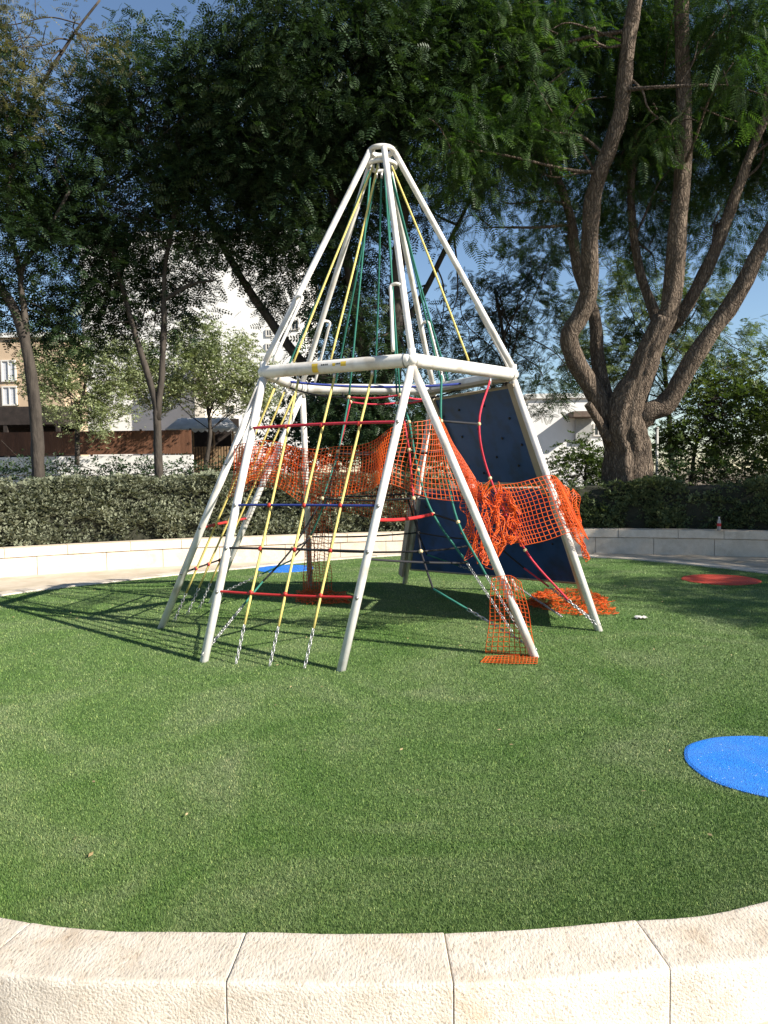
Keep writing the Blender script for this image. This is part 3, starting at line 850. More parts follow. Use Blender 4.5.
net_obj('safety_net', A((236, 446, 230, 498, 7.35), (262, 440, 258, 488, 7.2), (300, 446, 296, 490, 7.05), (340, 447, 334, 496, 6.85), (372, 442, 366, 490, 6.72), (394, 426, 386, 482, 6.72), (432, 420, 428, 497, 6.92), (442, 424, 466, 501, 7.0), (474, 478, 478, 505, 7.05)),
        76, 15, .0034, 'orange plastic safety net stretched across the front left ropes of the climbing frame', .03)
net_obj('safety_net', A((240, 450, 236, 492, 7.6), (275, 446, 262, 480, 8.3), (310, 452, 300, 500, 9.0), (345, 462, 345, 512, 9.3), (380, 470, 382, 518, 9.4), (418, 488, 415, 516, 9.5)),
        64, 14, .0034, 'orange safety net sagging along the rear ropes in shade, behind the front net', .05, 4)
net_obj('safety_net', A((492, 486, 520, 546, 7.12), (520, 482, 540, 541, 7.16), (551, 476, 577, 531, 7.2), (562, 482, 588, 540, 7.3)),
        23, 14, .0037, 'orange safety net pulled tight over the navy panel to the right leg', .02, 8)
net_obj('safety_net', A((462, 474, 470, 560, 7.0), (480, 482, 482, 560, 6.95), (494, 488, 494, 562, 7.02), (500, 486, 505, 548, 7.08), (518, 505, 520, 545, 7.12)),
        38, 26, .0033, 'dense bunch of gathered orange net tied beside the front right leg', .03, 15, .10)
net_obj('safety_net', A((550, 478, 566, 520, 7.3), (562, 485, 582, 552, 7.4), (576, 492, 588, 560, 7.5)), 13, 28, .0034,
        'loose orange net bundled around the outside of the right leg', .02, 21, .06)
net_obj('safety_net', A((492, 578, 487, 655, 6.35), (510, 574, 512, 655, 6.32), (522, 580, 536, 656, 6.3)), 9, 18, .0033,
        'narrow orange net tail hanging down to the foot of the front right leg', .03, 26)
g0 = [(gnd(486, 656, .012), gnd(481, 662, .012)), (gnd(510, 655, .012), gnd(510, 664, .012)), (gnd(537, 655, .012), gnd(537, 664, .012))]
net_obj('safety_net', g0, 15, 4, .0033, 'flat end of orange net lying on the grass at the front right foot', .01, 30)
g1 = [(gnd(532, 595, .03), gnd(530, 605, .02)), (gnd(550, 590, .05), gnd(552, 610, .02)), (gnd(580, 590, .05), gnd(584, 615, .02)), (gnd(600, 595, .04), gnd(616, 612, .02))]
net_obj('safety_net', g1, 54, 32, .0020, 'crumpled heap of orange net on the shaded grass behind the right leg', .03, 35, .11, True)
net_obj('safety_net', A((306, 492, 303, 600, 9.75), (312, 492, 311, 602, 9.75), (318, 494, 320, 602, 9.75), (330, 496, 332, 603, 9.78)), 14, 34, .0035,
        'orange net strip hanging to the ground from the rear left leg', .03, 41, .035)
g2 = [(gnd(298, 590, .03), gnd(296, 602, .02)), (gnd(320, 590, .05), gnd(322, 604, .02)), (gnd(345, 592, .03), gnd(350, 602, .02))]
net_obj('safety_net', g2, 26, 14, .0030, 'small heap of orange net at the foot of the hanging rear strip', .03, 45, .1, True)

# small things
p = gnd(641, 619, 0)
mb = MB()
pts = []
for i in range(7):
    for j in range(4):
        pts.append(p + Vector((-.06 + i * .02, -.05 + j * .03, .014 + .03 * abs(mn.noise(Vector((i * .8, j * .9, 3)))) + .012 * (i % 2))))
mb.add(pts, [(i * 4 + j, (i + 1) * 4 + j, (i + 1) * 4 + j + 1, i * 4 + j + 1) for i in range(6) for j in range(3)], True)
mb.add([q - Vector((0, 0, .004)) for q in pts], [(i * 4 + j + 1, (i + 1) * 4 + j + 1, (i + 1) * 4 + j, i * 4 + j) for i in range(6) for j in range(3)], True)
tag(mb.build('paper_scrap', M['frame']), 'small crumpled pale scrap lying on the grass right of the climbing frame', 'litter')

# soda bottle on the wall
bp = at(719, 528.5, 14.72); bp.z = .305
bt = thing('bottle', 'small plastic bottle with a red label standing on the right stone wall', 'bottle', bp)
mt, nt, N, L, P = newmat('clear_bottle_plastic'); P.inputs['Base Color'].default_value = (.75, .72, .7, 1); P.inputs['Roughness'].default_value = .15; P.inputs['Alpha'].default_value = .4
mb = MB(); mb.lathe(bp, [(.001, .006), (.034, .004), (.038, .02), (.036, .07), (.038, .10), (.037, .16), (.03, .20), (.017, .235), (.014, .25), (.014, .262), (.001, .263)], 18); mb.build('body', mt, bt)
mb = MB(); mb.lathe(bp, [(.001, .012), (.034, .012), (.034, .085), (.001, .086)], 14); mb.build('drink', noisy('dark_drink', (.03, .012, .008, 1), (.04, .016, .01, 1), 5, .3), bt)
mb = MB(); mb.lathe(bp, [(.0385, .088), (.0392, .09), (.0392, .145), (.0385, .147)], 18); mb.build('label', noisy('red_paper_label', (.5, .02, .03, 1), (.55, .03, .04, 1), 20, .5), bt)
mb = MB(); mb.lathe(bp, [(.016, .248), (.017, .25), (.017, .27), (.001, .272)], 12); mb.build('cap', noisy('pale_cap', (.6, .5, .5, 1), (.65, .55, .55, 1), 20, .5), bt)

# ------------------------------------------------------------------ foliage
def frond_proto(n=9, L_=.42, pl=.115, pw=.026, droop=.10):
    """feathery leaf: pairs of narrow pinnae on a drooping rib; faces (q,4,3)"""
    Q = []
    for i in range(n):
        t = (i + .8) / n
        x = t * L_; z = -droop * t * t
        l = pl * (0.55 + .9 * math.sin(PI * (0.15 + .8 * t)) ) * .75
        for s in (-1, 1):
            b0 = np.array((x, 0, z)); dirv = np.array((.45, s, -.22)); dirv = dirv / np.linalg.norm(dirv)
            e = b0 + dirv * l; sd = np.array((.9, -.45 * s, 0)) * pw / 2
            m_ = b0 + dirv * l * .45
            Q.append([b0, m_ - sd, e, m_ + sd])
    Q.append([np.array((0, -.003, 0)), np.array((L_, -.001, -droop)), np.array((L_, .001, -droop)), np.array((0, .003, 0))])
    return np.array(Q, np.float32)
def leaf_proto(n=7, L_=.13, w=.045):
    """sprig of simple leaves"""
    Q = []
    for i in range(n):
        a = i * 2.4; el = .3 + .5 * ((i * 37) % 10) / 10
        d = np.array((math.cos(a) * math.cos(el), math.sin(a) * math.cos(el), math.sin(el)))
        s = np.cross(d, (0, 0, 1)); s /= np.linalg.norm(s) + 1e-9
        l = L_ * (.7 + .05 * (i % 4)); b0 = d * .02
        Q.append([b0, b0 + d * l * .5 - s * w / 2, b0 + d * l, b0 + d * l * .5 + s * w / 2])
    return np.array(Q, np.float32)
FROND = frond_proto(); FROND_S = frond_proto(7, .26, .085, .028, .05); PINN = frond_proto(5, .24, .075, .034, .06); SPRIG = leaf_proto(); SPRIG_S = leaf_proto(6, .075, .032)

def scatter(proto, pos, out, scale, droop=(-.5, .3), roll=.5, up=None):
    """place proto at pos, x axis roughly along out"""
    n = len(pos)
    az = np.arctan2(out[:, 1], out[:, 0]) + rng.normal(0, .7, n)
    el = rng.uniform(droop[0], droop[1], n)
    ex = np.stack([np.cos(az) * np.cos(el), np.sin(az) * np.cos(el), np.sin(el)], 1)
    ey = np.stack([-np.sin(az), np.cos(az), np.zeros(n)], 1)
    ez = np.cross(ex, ey)
    ro = rng.normal(0, roll, n)[:, None]
    ey2 = ey * np.cos(ro) + ez * np.sin(ro); ez2 = -ey * np.sin(ro) + ez * np.cos(ro)
    R = np.stack([ex, ey2, ez2], 1)                         # rows
    q = proto.reshape(-1, 3)
    sc = scale * rng.uniform(.75, 1.25, n)
    V = np.einsum('kc,ncd->nkd', q, R) * sc[:, None, None] + pos[:, None, :]
    return V.reshape(-1, 3).astype(np.float32), n * proto.shape[0]

def crown(name, blobs, proto, mat, parent, scale=1.0, cover=3.2, droop=(-.9, .15), clump=.42, per=11, shell=.45):
    """blobs: (centre, (rx,ry,rz), weight). Fronds sit on twig ends so the outline stays ragged and gaps remain"""
    a_leaf = sum(np.linalg.norm(np.cross(q[2] - q[0], q[3] - q[1])) / 2 for q in proto) * scale ** 2
    Vs, nq = [], 0
    for c, r, w in blobs:
        area = PI * r[0] * r[2]
        n = max(per, int(area * cover * w / a_leaf * 1.6))
        nt_ = max(3, n // per)
        d = rng.normal(0, 1, (nt_, 3)); d /= np.linalg.norm(d, axis=1)[:, None]
        rad = rng.uniform(shell ** 3, 1.12, nt_) ** (1 / 3)
        tw = np.array(c) + d * rad[:, None] * np.array(r)
        k = rng.integers(0, nt_, n)
        pos = tw[k] + rng.normal(0, clump * .5, (n, 3))
        h_ = n // 2
        ov = d[k] + rng.normal(0, .3, (n, 3))
        for sl_, sc_ in ((slice(0, h_), scale * 1.12), (slice(h_, n), scale * .74)):
            V, q = scatter(proto, pos[sl_], ov[sl_], sc_, droop)
            Vs.append(V); nq += q
    return npmesh(name, np.concatenate(Vs), nq, mat, parent)

def blob(px, py, Y, r, w=1.0, ry=None, dep=None):
    k = Y / F
    return (tuple(at(px, py, Y)), (r * k, (dep if dep else r * k), (ry or r) * k), w)

LIMBS = []
def limb(mb, pts, r0, r1, n=10, rough=.14, k=6):
    P = smooth_path(pts, k); m = len(P)
    LIMBS.append((r0, P))
    rads = [r0 + (r1 - r0) * (i / (m - 1)) for i in range(m)]
    s = random.uniform(0, 100)
    mb.tube(P, rads, n, wob=lambda i, j: 1 + rough * mn.noise(Vector((j * 1.3 + s, i * .4, s))) * 1.6 + rough * 1.0 * mn.noise(Vector((s, i * .55, j * .3)))) 
def limbpx(mb, rows, Y, r0, r1, n=10, **k):
    limb(mb, [at(x, y, Y + (q[0] if q else 0)) for x, y, *q in rows], r0, r1, n, **k)
def tree(name, label, base, group=None, cat='tree'):
    del LIMBS[:]
    return thing(name, label, cat, base, group)
def twigs(mb, start_pts, blobs, r=.035, n=3):
    """thin wavering branches that leave the limbs and run into the clumps"""
    pool = [p for (r0, P) in LIMBS if r0 > r * .9 for p in P[len(P) // 3:]]
    del LIMBS[:]
    for c, rad, w in blobs:
        c = Vector(c)
        near = sorted(pool, key=lambda p: (p - c).length)[:14]
        for q in range(n):
            s = random.choice(near)
            e = c + Vector((random.uniform(-.8, .8) * rad[0], random.uniform(-.6, .6) * rad[1], random.uniform(-.7, .7) * rad[2]))
            L_ = (e - s).length
            jit = lambda k: Vector((random.uniform(-k, k), random.uniform(-k, k), random.uniform(-k * .4, k)))
            limb(mb, [s, s.lerp(e, .3) + jit(.10 * L_), s.lerp(e, .65) + jit(.13 * L_), e], r * random.uniform(.6, 1), .008, 5, k=5)
            for z in range(2):
                a = s.lerp(e, random.uniform(.4, .9)) + jit(.08 * L_); b = a + jit(.35 * L_)
                limb(mb, [a, a.lerp(b, .5) + jit(.06 * L_), b], r * .4, .005, 4, k=4)
    del LIMBS[:]

# ---- the large tree on the right
YB = 16.6
bt_ = tree('broad_tree', 'large many limbed tree with thick grey trunk rising behind the right hedge', (at(628, 492, YB).x, YB, .22))
mb = MB()
P = smooth_path([(at(626, 505, YB).x, YB, .1), at(627, 480, YB), at(628, 450, YB), at(624, 425, YB - .1), at(628, 402, YB - .2), at(640, 378, YB - .3), at(650, 350, YB - .4), at(664, 318, YB - .48)], 8)
mw = len(P)
kr = [.62, .52, .47, .46, .37, .29, .25, .22]
rad = [kr[min(7, i // 8)] * (1 - (i % 8) / 8) + kr[min(7, i // 8 + 1)] * ((i % 8) / 8) for i in range(mw)]
mb.tube(P, rad, 44, wob=lambda i, j: 1 + (1 - .6 * i / mw) * (.07 * math.sin(j * 2 * PI / 44 * 5 + i * .07) + .06 * math.sin(j * 2 * PI / 44 * 11 + i * .09 + 1)) + .10 * mn.noise(Vector((j * .8, i * .3, 2))))
kx = YB / F
limbpx(mb, [(624, 450), (611, 420), (590, 385), (569, 340, -.2), (588, 297, -.4), (591, 215, -.8), (600, 172, -1.0), (619, 118, -1.2), (630, 30, -1.5), (640, -30, -1.7), (640, -120, -1.8)], YB, 10.5 * kx, 5 * kx, 14)
limbpx(mb, [(612, 415, .3), (599, 370, .4), (595, 320, .5), (576, 262, .7), (570, 215, .8), (540, 140, .9), (500, 60, .6)], YB, 8 * kx, 3 * kx, 12)
limbpx(mb, [(652, 345, -.42), (669, 308, -.5), (679, 215, -.7), (684, 125, -.9), (682, 0, -1.2), (690, -90, -1.3)], YB, 9.8 * kx, 5 * kx, 14)
limbpx(mb, [(644, 372, .3), (657, 325, .5), (640, 272, .7), (631, 200, .9), (640, 100, 1)], YB, 6.5 * kx, 3 * kx, 10)
limbpx(mb, [(668, 330), (684, 310, -.2), (709, 265, -.4), (734, 200, -.5), (752, 150, -.6), (790, 60, -.8)], YB, 7.5 * kx, 3.5 * kx, 10)
limbpx(mb, [(622, 445), (645, 415, -.3), (668, 402, -.4), (694, 358, -.6), (734, 300, -.8), (768, 236, -1), (820, 150, -1)], YB, 11 * kx, 6 * kx, 14)
limbpx(mb, [(610, 440, -.2), (600, 424, -.3), (588, 404, -.5)], YB, 6 * kx, 3.5 * kx, 9)
big_blobs = [blob(470, 50, 16.6, 90), blob(565, 60, 17.6, 80), blob(650, 60, 18.0, 80), blob(735, 70, 17.6, 80), blob(765, 140, 17.2, 56), blob(520, 150, 16.2, 56), blob(640, 190, 18.4, 58), blob(450, 150, 15.6, 46, .9),
             blob(725, 225, 17.8, 46, .7), blob(560, 225, 18, 40, .7), blob(590, 140, 18.5, 70), blob(500, -15, 16, 60, .8), blob(640, -15, 17, 70, .8), blob(790, -10, 15, 70, .8), blob(870, 130, 16, 80, .7), blob(880, 10, 16, 90, .5),
             blob(700, 140, 19, 70), blob(482, 212, 16.5, 26, .8), blob(748, 75, 14, 30, .8), blob(410, 40, 16.2, 66), blob(500, 110, 18.5, 70), blob(655, 130, 15.3, 22, .6), blob(560, 30, 15.2, 30, .5), blob(720, 20, 15.2, 30, .5), blob(640, 262, 18.6, 30, .5), blob(545, 105, 15.2, 26, .6)]
ends = [at(640, 0, YB - 1.6), at(619, 118, YB - 1.2), at(591, 215, YB - .8), at(570, 215, YB + .8), at(500, 60, YB + .6), at(684, 125, YB - .9), at(682, 0, YB - 1.2), at(631, 200, YB + .9), at(752, 150, YB - .6), at(768, 236, YB - 1), at(820, 150, YB - 1)]
twigs(mb, ends, big_blobs, .05, 2)
mb.build('trunk', M['bark'], bt_)
crown('crown', big_blobs, FROND, M['leaf_big'], bt_, .80, 2.9, (-1.2, .1), .5, 14)

# ---- dark tree behind the climbing frame
YC = 17.2
ct = tree('shade_tree', 'dark dense tree behind the climbing frame, its crown over the pyramid top', (at(372, 480, YC).x, YC, .22))
mb = MB()
limbpx(mb, [(368, 500), (372, 460), (376, 410), (392, 352, -.2), (397, 280, -.4), (404, 190, -.6), (400, 90, -.8)], YC, .26, .10, 14)
limbpx(mb, [(374, 430), (350, 395, .2), (305, 365, .3), (264, 312, .4), (225, 250, .4), (200, 190, .3)], YC, .14, .06, 10)
limbpx(mb, [(378, 415), (362, 345), (352, 285, -.3), (335, 200, -.5), (310, 100, -.8)], YC, .17, .08, 10)
limbpx(mb, [(392, 340), (420, 300, .5), (445, 250, .8), (470, 200, 1)], YC, .09, .04, 8)
c_blobs = [blob(330, 60, 15.5, 95), blob(258, 115, 16, 85), blob(385, 130, 16.2, 66), blob(300, 195, 16.6, 72), blob(225, 200, 17, 58), blob(345, 240, 17.6, 52), blob(262, 250, 17.4, 36, .7), blob(330, -10, 15.8, 60, .8),
           blob(415, 60, 16, 70), blob(290, 290, 18, 34, .7), blob(365, 310, 18.5, 44, .8), blob(268, 45, 16, 46), blob(420, 200, 18, 32, .7), blob(310, 130, 18, 95), blob(330, 350, 19, 40, .6), blob(420, 340, 19.5, 34, .6), blob(345, 318, 16.6, 34, .7), blob(385, 395, 16.5, 34, .8), blob(352, 410, 16.4, 32, .8), blob(378, 345, 16.5, 26, .6), blob(320, 400, 16.8, 30, .8), blob(372, 440, 16.4, 36, .9), blob(410, 430, 16.6, 30, .8)]
ends = [at(400, 90, YC - .8), at(404, 190, YC - .6), at(310, 100, YC - .8), at(335, 200, YC - .5), at(225, 250, YC + .4), at(200, 190, YC + .3), at(352, 285, YC), at(445, 250, YC + .8)]
twigs(mb, ends, c_blobs, .04, 2)
mb.build('trunk', M['bark2'], ct)
crown('crown', c_blobs, PINN, M['leaf_dark'], ct, 1.0, 3.2, (-1.0, .3), .45, 22)

# ---- two slender trees on the left
Y2 = 16.2
t2 = tree('slender_tree', 'dark forked tree standing behind the left hedge in front of the brown fence', (at(158, 470, Y2).x, Y2, .22), 'trees behind the left hedge')
mb = MB()
limbpx(mb, [(160, 500), (159, 470), (157, 420), (156, 405), (147, 372), (134, 330), (118, 270), (95, 190)], Y2, .10, .035, 12)
limbpx(mb, [(157, 420), (162, 370), (164, 320), (165, 270), (176, 200), (180, 120)], Y2, .075, .03, 10)
limbpx(mb, [(164, 300), (190, 285), (215, 280)], Y2, .045, .02, 8)
t2_blobs = [blob(168, 120, 16, 66), blob(130, 190, 16, 58), blob(190, 235, 16.5, 42, .8), blob(118, 285, 16.6, 40, .75), blob(98, 105, 16.2, 44, .9), blob(200, 75, 16, 34, .8), blob(60, 170, 16.4, 40, .8), blob(165, 325, 16.8, 26, .6), blob(150, 45, 16.3, 30, .6), blob(225, 150, 16.8, 52), blob(125, 250, 16.8, 40), blob(150, 300, 17, 32, .9), blob(95, 325, 17, 30, .9), blob(60, 330, 17, 30, .9), blob(180, 285, 17.2, 28, .8), blob(90, 215, 17, 44), blob(40, 200, 17.2, 40), blob(135, 120, 17, 50)]
ends = [at(118, 270, Y2), at(95, 190, Y2), at(176, 200, Y2), at(180, 120, Y2), at(147, 372, Y2), at(215, 280, Y2), at(164, 320, Y2)]
twigs(mb, ends, t2_blobs, .025, 2)
mb.build('trunk', M['bark2'], t2)
crown('crown', t2_blobs, PINN, M['leaf_dark'], t2, 1.0, 3.0, (-.9, .5), .42, 22)
Y1 = 15.4
t1 = tree('slender_tree', 'leaning grey trunked tree at the left edge with thin sunlit feathery top', (at(38, 470, Y1).x, Y1, .22), 'trees behind the left hedge')
mb = MB()
limbpx(mb, [(40, 500), (38, 470), (36, 420), (27, 350), (12, 305), (-15, 270), (-50, 220)], Y1, .145, .06, 14)
limbpx(mb, [(28, 352), (24, 310), (22, 270), (45, 235), (70, 190)], Y1, .07, .03, 10)
limbpx(mb, [(22, 280), (8, 200), (30, 110), (70, 40), (100, 0)], Y1, .05, .02, 8)
t1_blobs = [blob(20, 240, 15.6, 56, .9), blob(62, 250, 15.8, 40, .8), blob(8, 130, 15, 44, .8), blob(72, 315, 16.4, 32, .6), blob(-60, 180, 15, 80), blob(5, 300, 16, 34, .7), blob(-70, 60, 15, 80)]
ends = [at(-15, 270, Y1), at(-50, 220, Y1), at(70, 190, Y1), at(45, 235, Y1), at(8, 200, Y1), at(30, 110, Y1)]
t1_sunlit = [blob(24, 45, 14.6, 34, .25), blob(80, 34, 14.8, 26, .2), blob(12, 95, 14.6, 36, .45), blob(-6, 20, 14.6, 34, .4), blob(104, 66, 15, 22, .25)]
twigs(mb, ends, t1_blobs + t1_sunlit, .022, 2)
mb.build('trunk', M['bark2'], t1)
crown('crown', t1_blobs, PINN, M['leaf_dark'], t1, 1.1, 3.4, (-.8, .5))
crown('crown', t1_sunlit, PINN, M['leaf_sunlit'], t1, .8, 2.8, (-.9, .6))  # same tree's lit top, brightened by leaf colour

# ---- far trees and bushes
def bushy(name, label, trunk_rows, Y, blobs, proto, mat, cat='tree', group=None, scale=1., cover=3, droop=(-.4, .8), r=.09, tn=2, clump=.3):
    bx, by = trunk_rows[0][:2]
    t = tree(name, label, (at(bx, by, Y).x, Y, .22), group, cat)
    mb = MB(); limbpx(mb, trunk_rows, Y, r, r * .45, 10)
    e = [at(x, y, Y) for x, y, *_ in trunk_rows[1:]]
    twigs(mb, e, blobs, r * .35, tn)
    mb.build('trunk', M['bark2'], t)
    crown('crown', blobs, proto, M[mat], t, scale, cover, droop, clump)
    return t
bushy('olive_tree', 'grey green olive tree over the brown fence, between the two left trunks', [(77, 465), (78, 425), (82, 400), (88, 370)], 28,
      [blob(72, 395, 28, 40, .8, 30), blob(100, 362, 28.5, 38, .75, 30), blob(60, 362, 28.4, 30, .7), blob(118, 400, 28.6, 28, .6), blob(90, 420, 28, 24, .8), blob(130, 370, 28.8, 30, .7), blob(40, 375, 28.5, 24, .6)], SPRIG_S, 'leaf_grey', scale=1.6, cover=2.8)
bushy('olive_tree', 'sunlit olive green tree above the grey awning', [(205, 470), (210, 430), (205, 395), (195, 370)], 30,
      [blob(180, 365, 30, 38, .9, 30), blob(215, 375, 30, 38, .9, 30), blob(245, 395, 30.5, 30, .9, 22), blob(200, 342, 30, 26, .7), blob(262, 385, 30.5, 24, .8), blob(190, 398, 30, 34, .9, 14), blob(155, 385, 30.4, 28, .8), blob(235, 360, 30.6, 24, .7)], SPRIG_S, 'leaf_grey', scale=1.7, cover=3)
bushy('bush', 'dark bush filling the gap behind the hedge and the climbing ropes', [(335, 480), (335, 450), (330, 430)], 19,
      [blob(300, 440, 19, 40, 1, 34), blob(345, 430, 19, 42, 1, 38), blob(395, 445, 19.5, 40, 1, 34), blob(320, 405, 19.5, 34, .9), blob(430, 440, 20, 40, 1, 40)], SPRIG, 'leaf_dark', 'bush', 'bushes behind the hedges', 1.2, 3.4)
bushy('locust_tree', 'mid distance tree with small dark leaves against the blue sky, left of the big trunk', [(505, 480), (508, 420), (505, 350), (495, 290)], 22,
      [blob(480, 300, 22, 32, .55), blob(520, 275, 22, 36, .6), blob(500, 350, 22.5, 36, .75), blob(540, 320, 22.5, 40, .8), blob(460, 330, 22, 18, .35), blob(545, 380, 22, 34, .8), blob(545, 250, 22, 26, .5), blob(470, 370, 23, 30, .6)], FROND_S, 'leaf_dark', scale=1.15, cover=2.6, droop=(-.9, .5))
bushy('locust_tree', 'olive green sunlit tree behind the limbs of the big tree', [(672, 470), (668, 400), (660, 340), (650, 300)], 24,
      [blob(600, 320, 24, 34, .8), blob(640, 300, 24, 34, .8), blob(690, 320, 24, 36, .8), blob(660, 360, 24, 40, .9), blob(625, 365, 24, 30, .8), blob(730, 350, 24, 36, .7), blob(590, 365, 24, 26, .8), blob(705, 280, 24, 26, .5), blob(610, 275, 24.5, 24, .6)], FROND_S, 'leaf_bush', scale=1.2, cover=2.6, droop=(-.9, .4))
bushy('bush', 'pale olive bush left of the thick trunk, in front of the white house', [(585, 490), (586, 465)], 18.5,
      [blob(575, 468, 18.5, 26, .9, 22), blob(600, 472, 18.5, 24, .9, 20), blob(556, 480, 18.5, 20, .9), blob(590, 452, 18.7, 16, .6)], SPRIG, 'leaf_bush', 'bush', 'bushes behind the hedges', .9, 3, r=.04)
bushy('bush', 'tall loose bush with bare stems right of the thick trunk', [(690, 490), (695, 450), (705, 420), (715, 395)], 18.5,
      [blob(680, 420, 18.6, 30, .65), blob(720, 405, 18.5, 36, .7), blob(760, 420, 18.4, 40, .75), blob(700, 450, 18.5, 30, .6), blob(740, 455, 18.5, 34, .7), blob(668, 455, 18.8, 22, .6), blob(715, 375, 19, 26, .6), blob(765, 375, 19, 30, .6), blob(800, 420, 18, 50, .8)], SPRIG, 'leaf_bush', 'bush', 'bushes behind the hedges', 1.0, 3.5, r=.05, tn=4)
bushy('bush', 'dim shrub at the foot of the thick trunk, right of the grey pole', [(680, 495), (676, 480)], 17.8,
      [blob(668, 472, 17.8, 26, .8, 18), blob(720, 476, 17.8, 34, .8, 16), blob(770, 474, 17.6, 34, .8, 20)], SPRIG, 'leaf_dark', 'bush', 'bushes behind the hedges', .9, 2.6, r=.03)
# trees outside the picture on the right: they shade the red disc, the wall and the right hedge
for i, (x, y, z, rr) in enumerate(((12.6, 4.9, 4.9, 2.2), (13.8, 11.2, 5.2, 2.6), (13.4, 8.3, 5.4, 1.3))):
    t = tree('park_tree', ('broad leafy park tree beyond the right end of the lawn', 'round crowned park tree beside the right end of the wall', 'tall park tree set back from the right of the lawn', 'very tall park tree far to the right of the hedge', 'slim park tree to the right of the blue disc')[i], (x, y, -.14), 'park trees to the right')
    mb = MB(); limb(mb, [(x, y, -.2), (x + .1, y, z * .5), (x, y + .1, z)], .22, .08, 10); mb.build('trunk', M['bark2'], t)
    crown('crown', [((x, y, z), (rr, rr, rr * .7), 1), ((x + .5, y + .3, z + .8), (rr * .6, rr * .6, rr * .5), 1)], FROND, M['leaf_big'], t, 1.4, 2.6, (-.8, .3), .7)

# ------------------------------------------------------------------ hedges
def hedge(name, label, line, z1, depth, mat, seedn, lm):
    hg = thing(name, label, 'hedge', (line[len(line) // 2].x, line[len(line) // 2].y + .5, .22))
    # twiggy core
    mb = MB(); nseg = len(line); prof = [(.18, .22), (.14, z1 * .6), (.22, z1 - .16), (depth * .5, z1 - .08), (depth - .2, z1 - .16), (depth - .1, .22)]
    vs = []
    tn = []
    for i in range(nseg):
        t = (line[min(i + 1, nseg - 1)] - line[max(i - 1, 0)]).normalized(); n = Vector((-t.y, t.x, 0)); tn.append(n)
        for d, z in prof:
            p = line[i] + n * (d + .36)
            vs.append((p.x, p.y, z + .05 * mn.noise(Vector((i * .6, z * 3, seedn)))))
    fs = []
    k = len(prof)
    for i in range(nseg - 1):
        for j in range(k - 1): fs.append((i * k + j, (i + 1) * k + j, (i + 1) * k + j + 1, i * k + j + 1))
    fs += [tuple(range(k)), tuple((nseg - 1) * k + j for j in reversed(range(k)))]
    mb.add(vs, fs, True); mb.build('branches', M['twig'], hg)
    # leaves over front, top and back
    tot_ = sum((line[i + 1] - line[i]).length for i in range(nseg - 1))
    n = int(tot_ * 1250 * lm)
    seg = rng.integers(0, nseg - 1, n); tt = rng.uniform(0, 1, n)
    Lx = np.array([[p.x, p.y, 0] for p in line]); Nx = np.array([[q.x, q.y, 0] for q in tn])
    base = Lx[seg] * (1 - tt[:, None]) + Lx[seg + 1] * tt[:, None]; nn = Nx[seg]
    which = rng.uniform(0, 1, n)
    h = z1 - .25
    d = np.where(which < .62, .05 + rng.uniform(-.04, .12, n), np.where(which < .92, rng.uniform(.02, depth, n), depth - .05))
    z = np.where(which < .62, .27 + rng.uniform(0, 1, n) ** .9 * (h - .02), np.where(which < .92, z1 - .05 + rng.uniform(-.09, .05, n), .27 + rng.uniform(0, 1, n) * h))
    # lumps so the face is uneven
    lump = np.array([mn.noise(Vector((base[i, 0] * 1.7, base[i, 1] * 1.7, z[i] * 2.2 + seedn))) for i in range(n)])
    keep = rng.uniform(-.5, .62, n) < lump + .25
    zz = z + np.where(which >= .62, lump * .14, lump * .02)
    pos = base + nn * (d + .36 - lump * .13)[:, None]; pos[:, 2] = zz
    outv = np.where((which < .62)[:, None], -nn, rng.normal(0, 1, (n, 3)))
    pos, outv = pos[keep], outv[keep]
    V, q = scatter(SPRIG_S, pos, outv, 1.2, (-.3, .9), .7)
    npmesh('foliage', V, q, mat, hg)
    return hg
def sub(line, x0, x1): return [p for p in line if x0 <= p.x <= x1]
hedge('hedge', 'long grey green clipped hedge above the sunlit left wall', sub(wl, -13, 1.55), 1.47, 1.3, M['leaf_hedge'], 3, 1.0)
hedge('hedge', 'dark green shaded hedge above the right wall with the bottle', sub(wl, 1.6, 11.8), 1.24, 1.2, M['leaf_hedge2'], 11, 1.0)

row = [blob(x, 473, 16.8, 30, 1, 5) for x in range(-40, 290, 36)]
bushy('bush', 'low dark shrubs in shade between the left hedge and the garden wall', [(120, 490), (122, 478)], 16.8, row, SPRIG_S, 'leaf_dark', 'bush', 'bushes behind the hedges', 1.1, 3, r=.03, tn=1)
# ------------------------------------------------------------------ background on the left: wall, fence, awning, houses
YF = 30.0
def X(px, Y): return at(px, 450, Y).x
zt = at(100, 456, YF).z; zb = .2; zf = at(100, 431, YF).z
mb = MB(); mb.box(((X(-60, YF) + X(192, YF)) / 2, YF + .12, (zt + zb) / 2), (X(192, YF) - X(-60, YF), .25, zt - zb))
o = tag(mb.build('garden_wall', M['white_wall']), 'long white garden wall under the brown fence on the left', 'wall')
fence = thing('slat_fence', 'dark brown vertical slat fence on top of the white garden wall', 'fence', (X(66, YF), YF, zt))
x0, x1 = X(-60, YF), X(190, YF)
mb = MB(); x = x0
while x < x1:
    mb.box((x, YF + .06, (zt + zf) / 2 + .03), (.119, .02, zf - zt - .06)); x += .125
mb.build('slats', M['brown'], fence)
for z in (zt + .12, zf - .12):
    mb = MB(); mb.box(((x0 + x1) / 2, YF + .095, z), (x1 - x0, .05, .05)); mb.build('rail', M['brown'], fence)
for k in range(6):
    mb = MB(); xx = x0 + (x1 - x0) * k / 5; mb.box((xx, YF + .15, (zt + zf) / 2 + .03), (.08, .06, zf - zt + .06)); mb.build('post', M['dark'], fence)
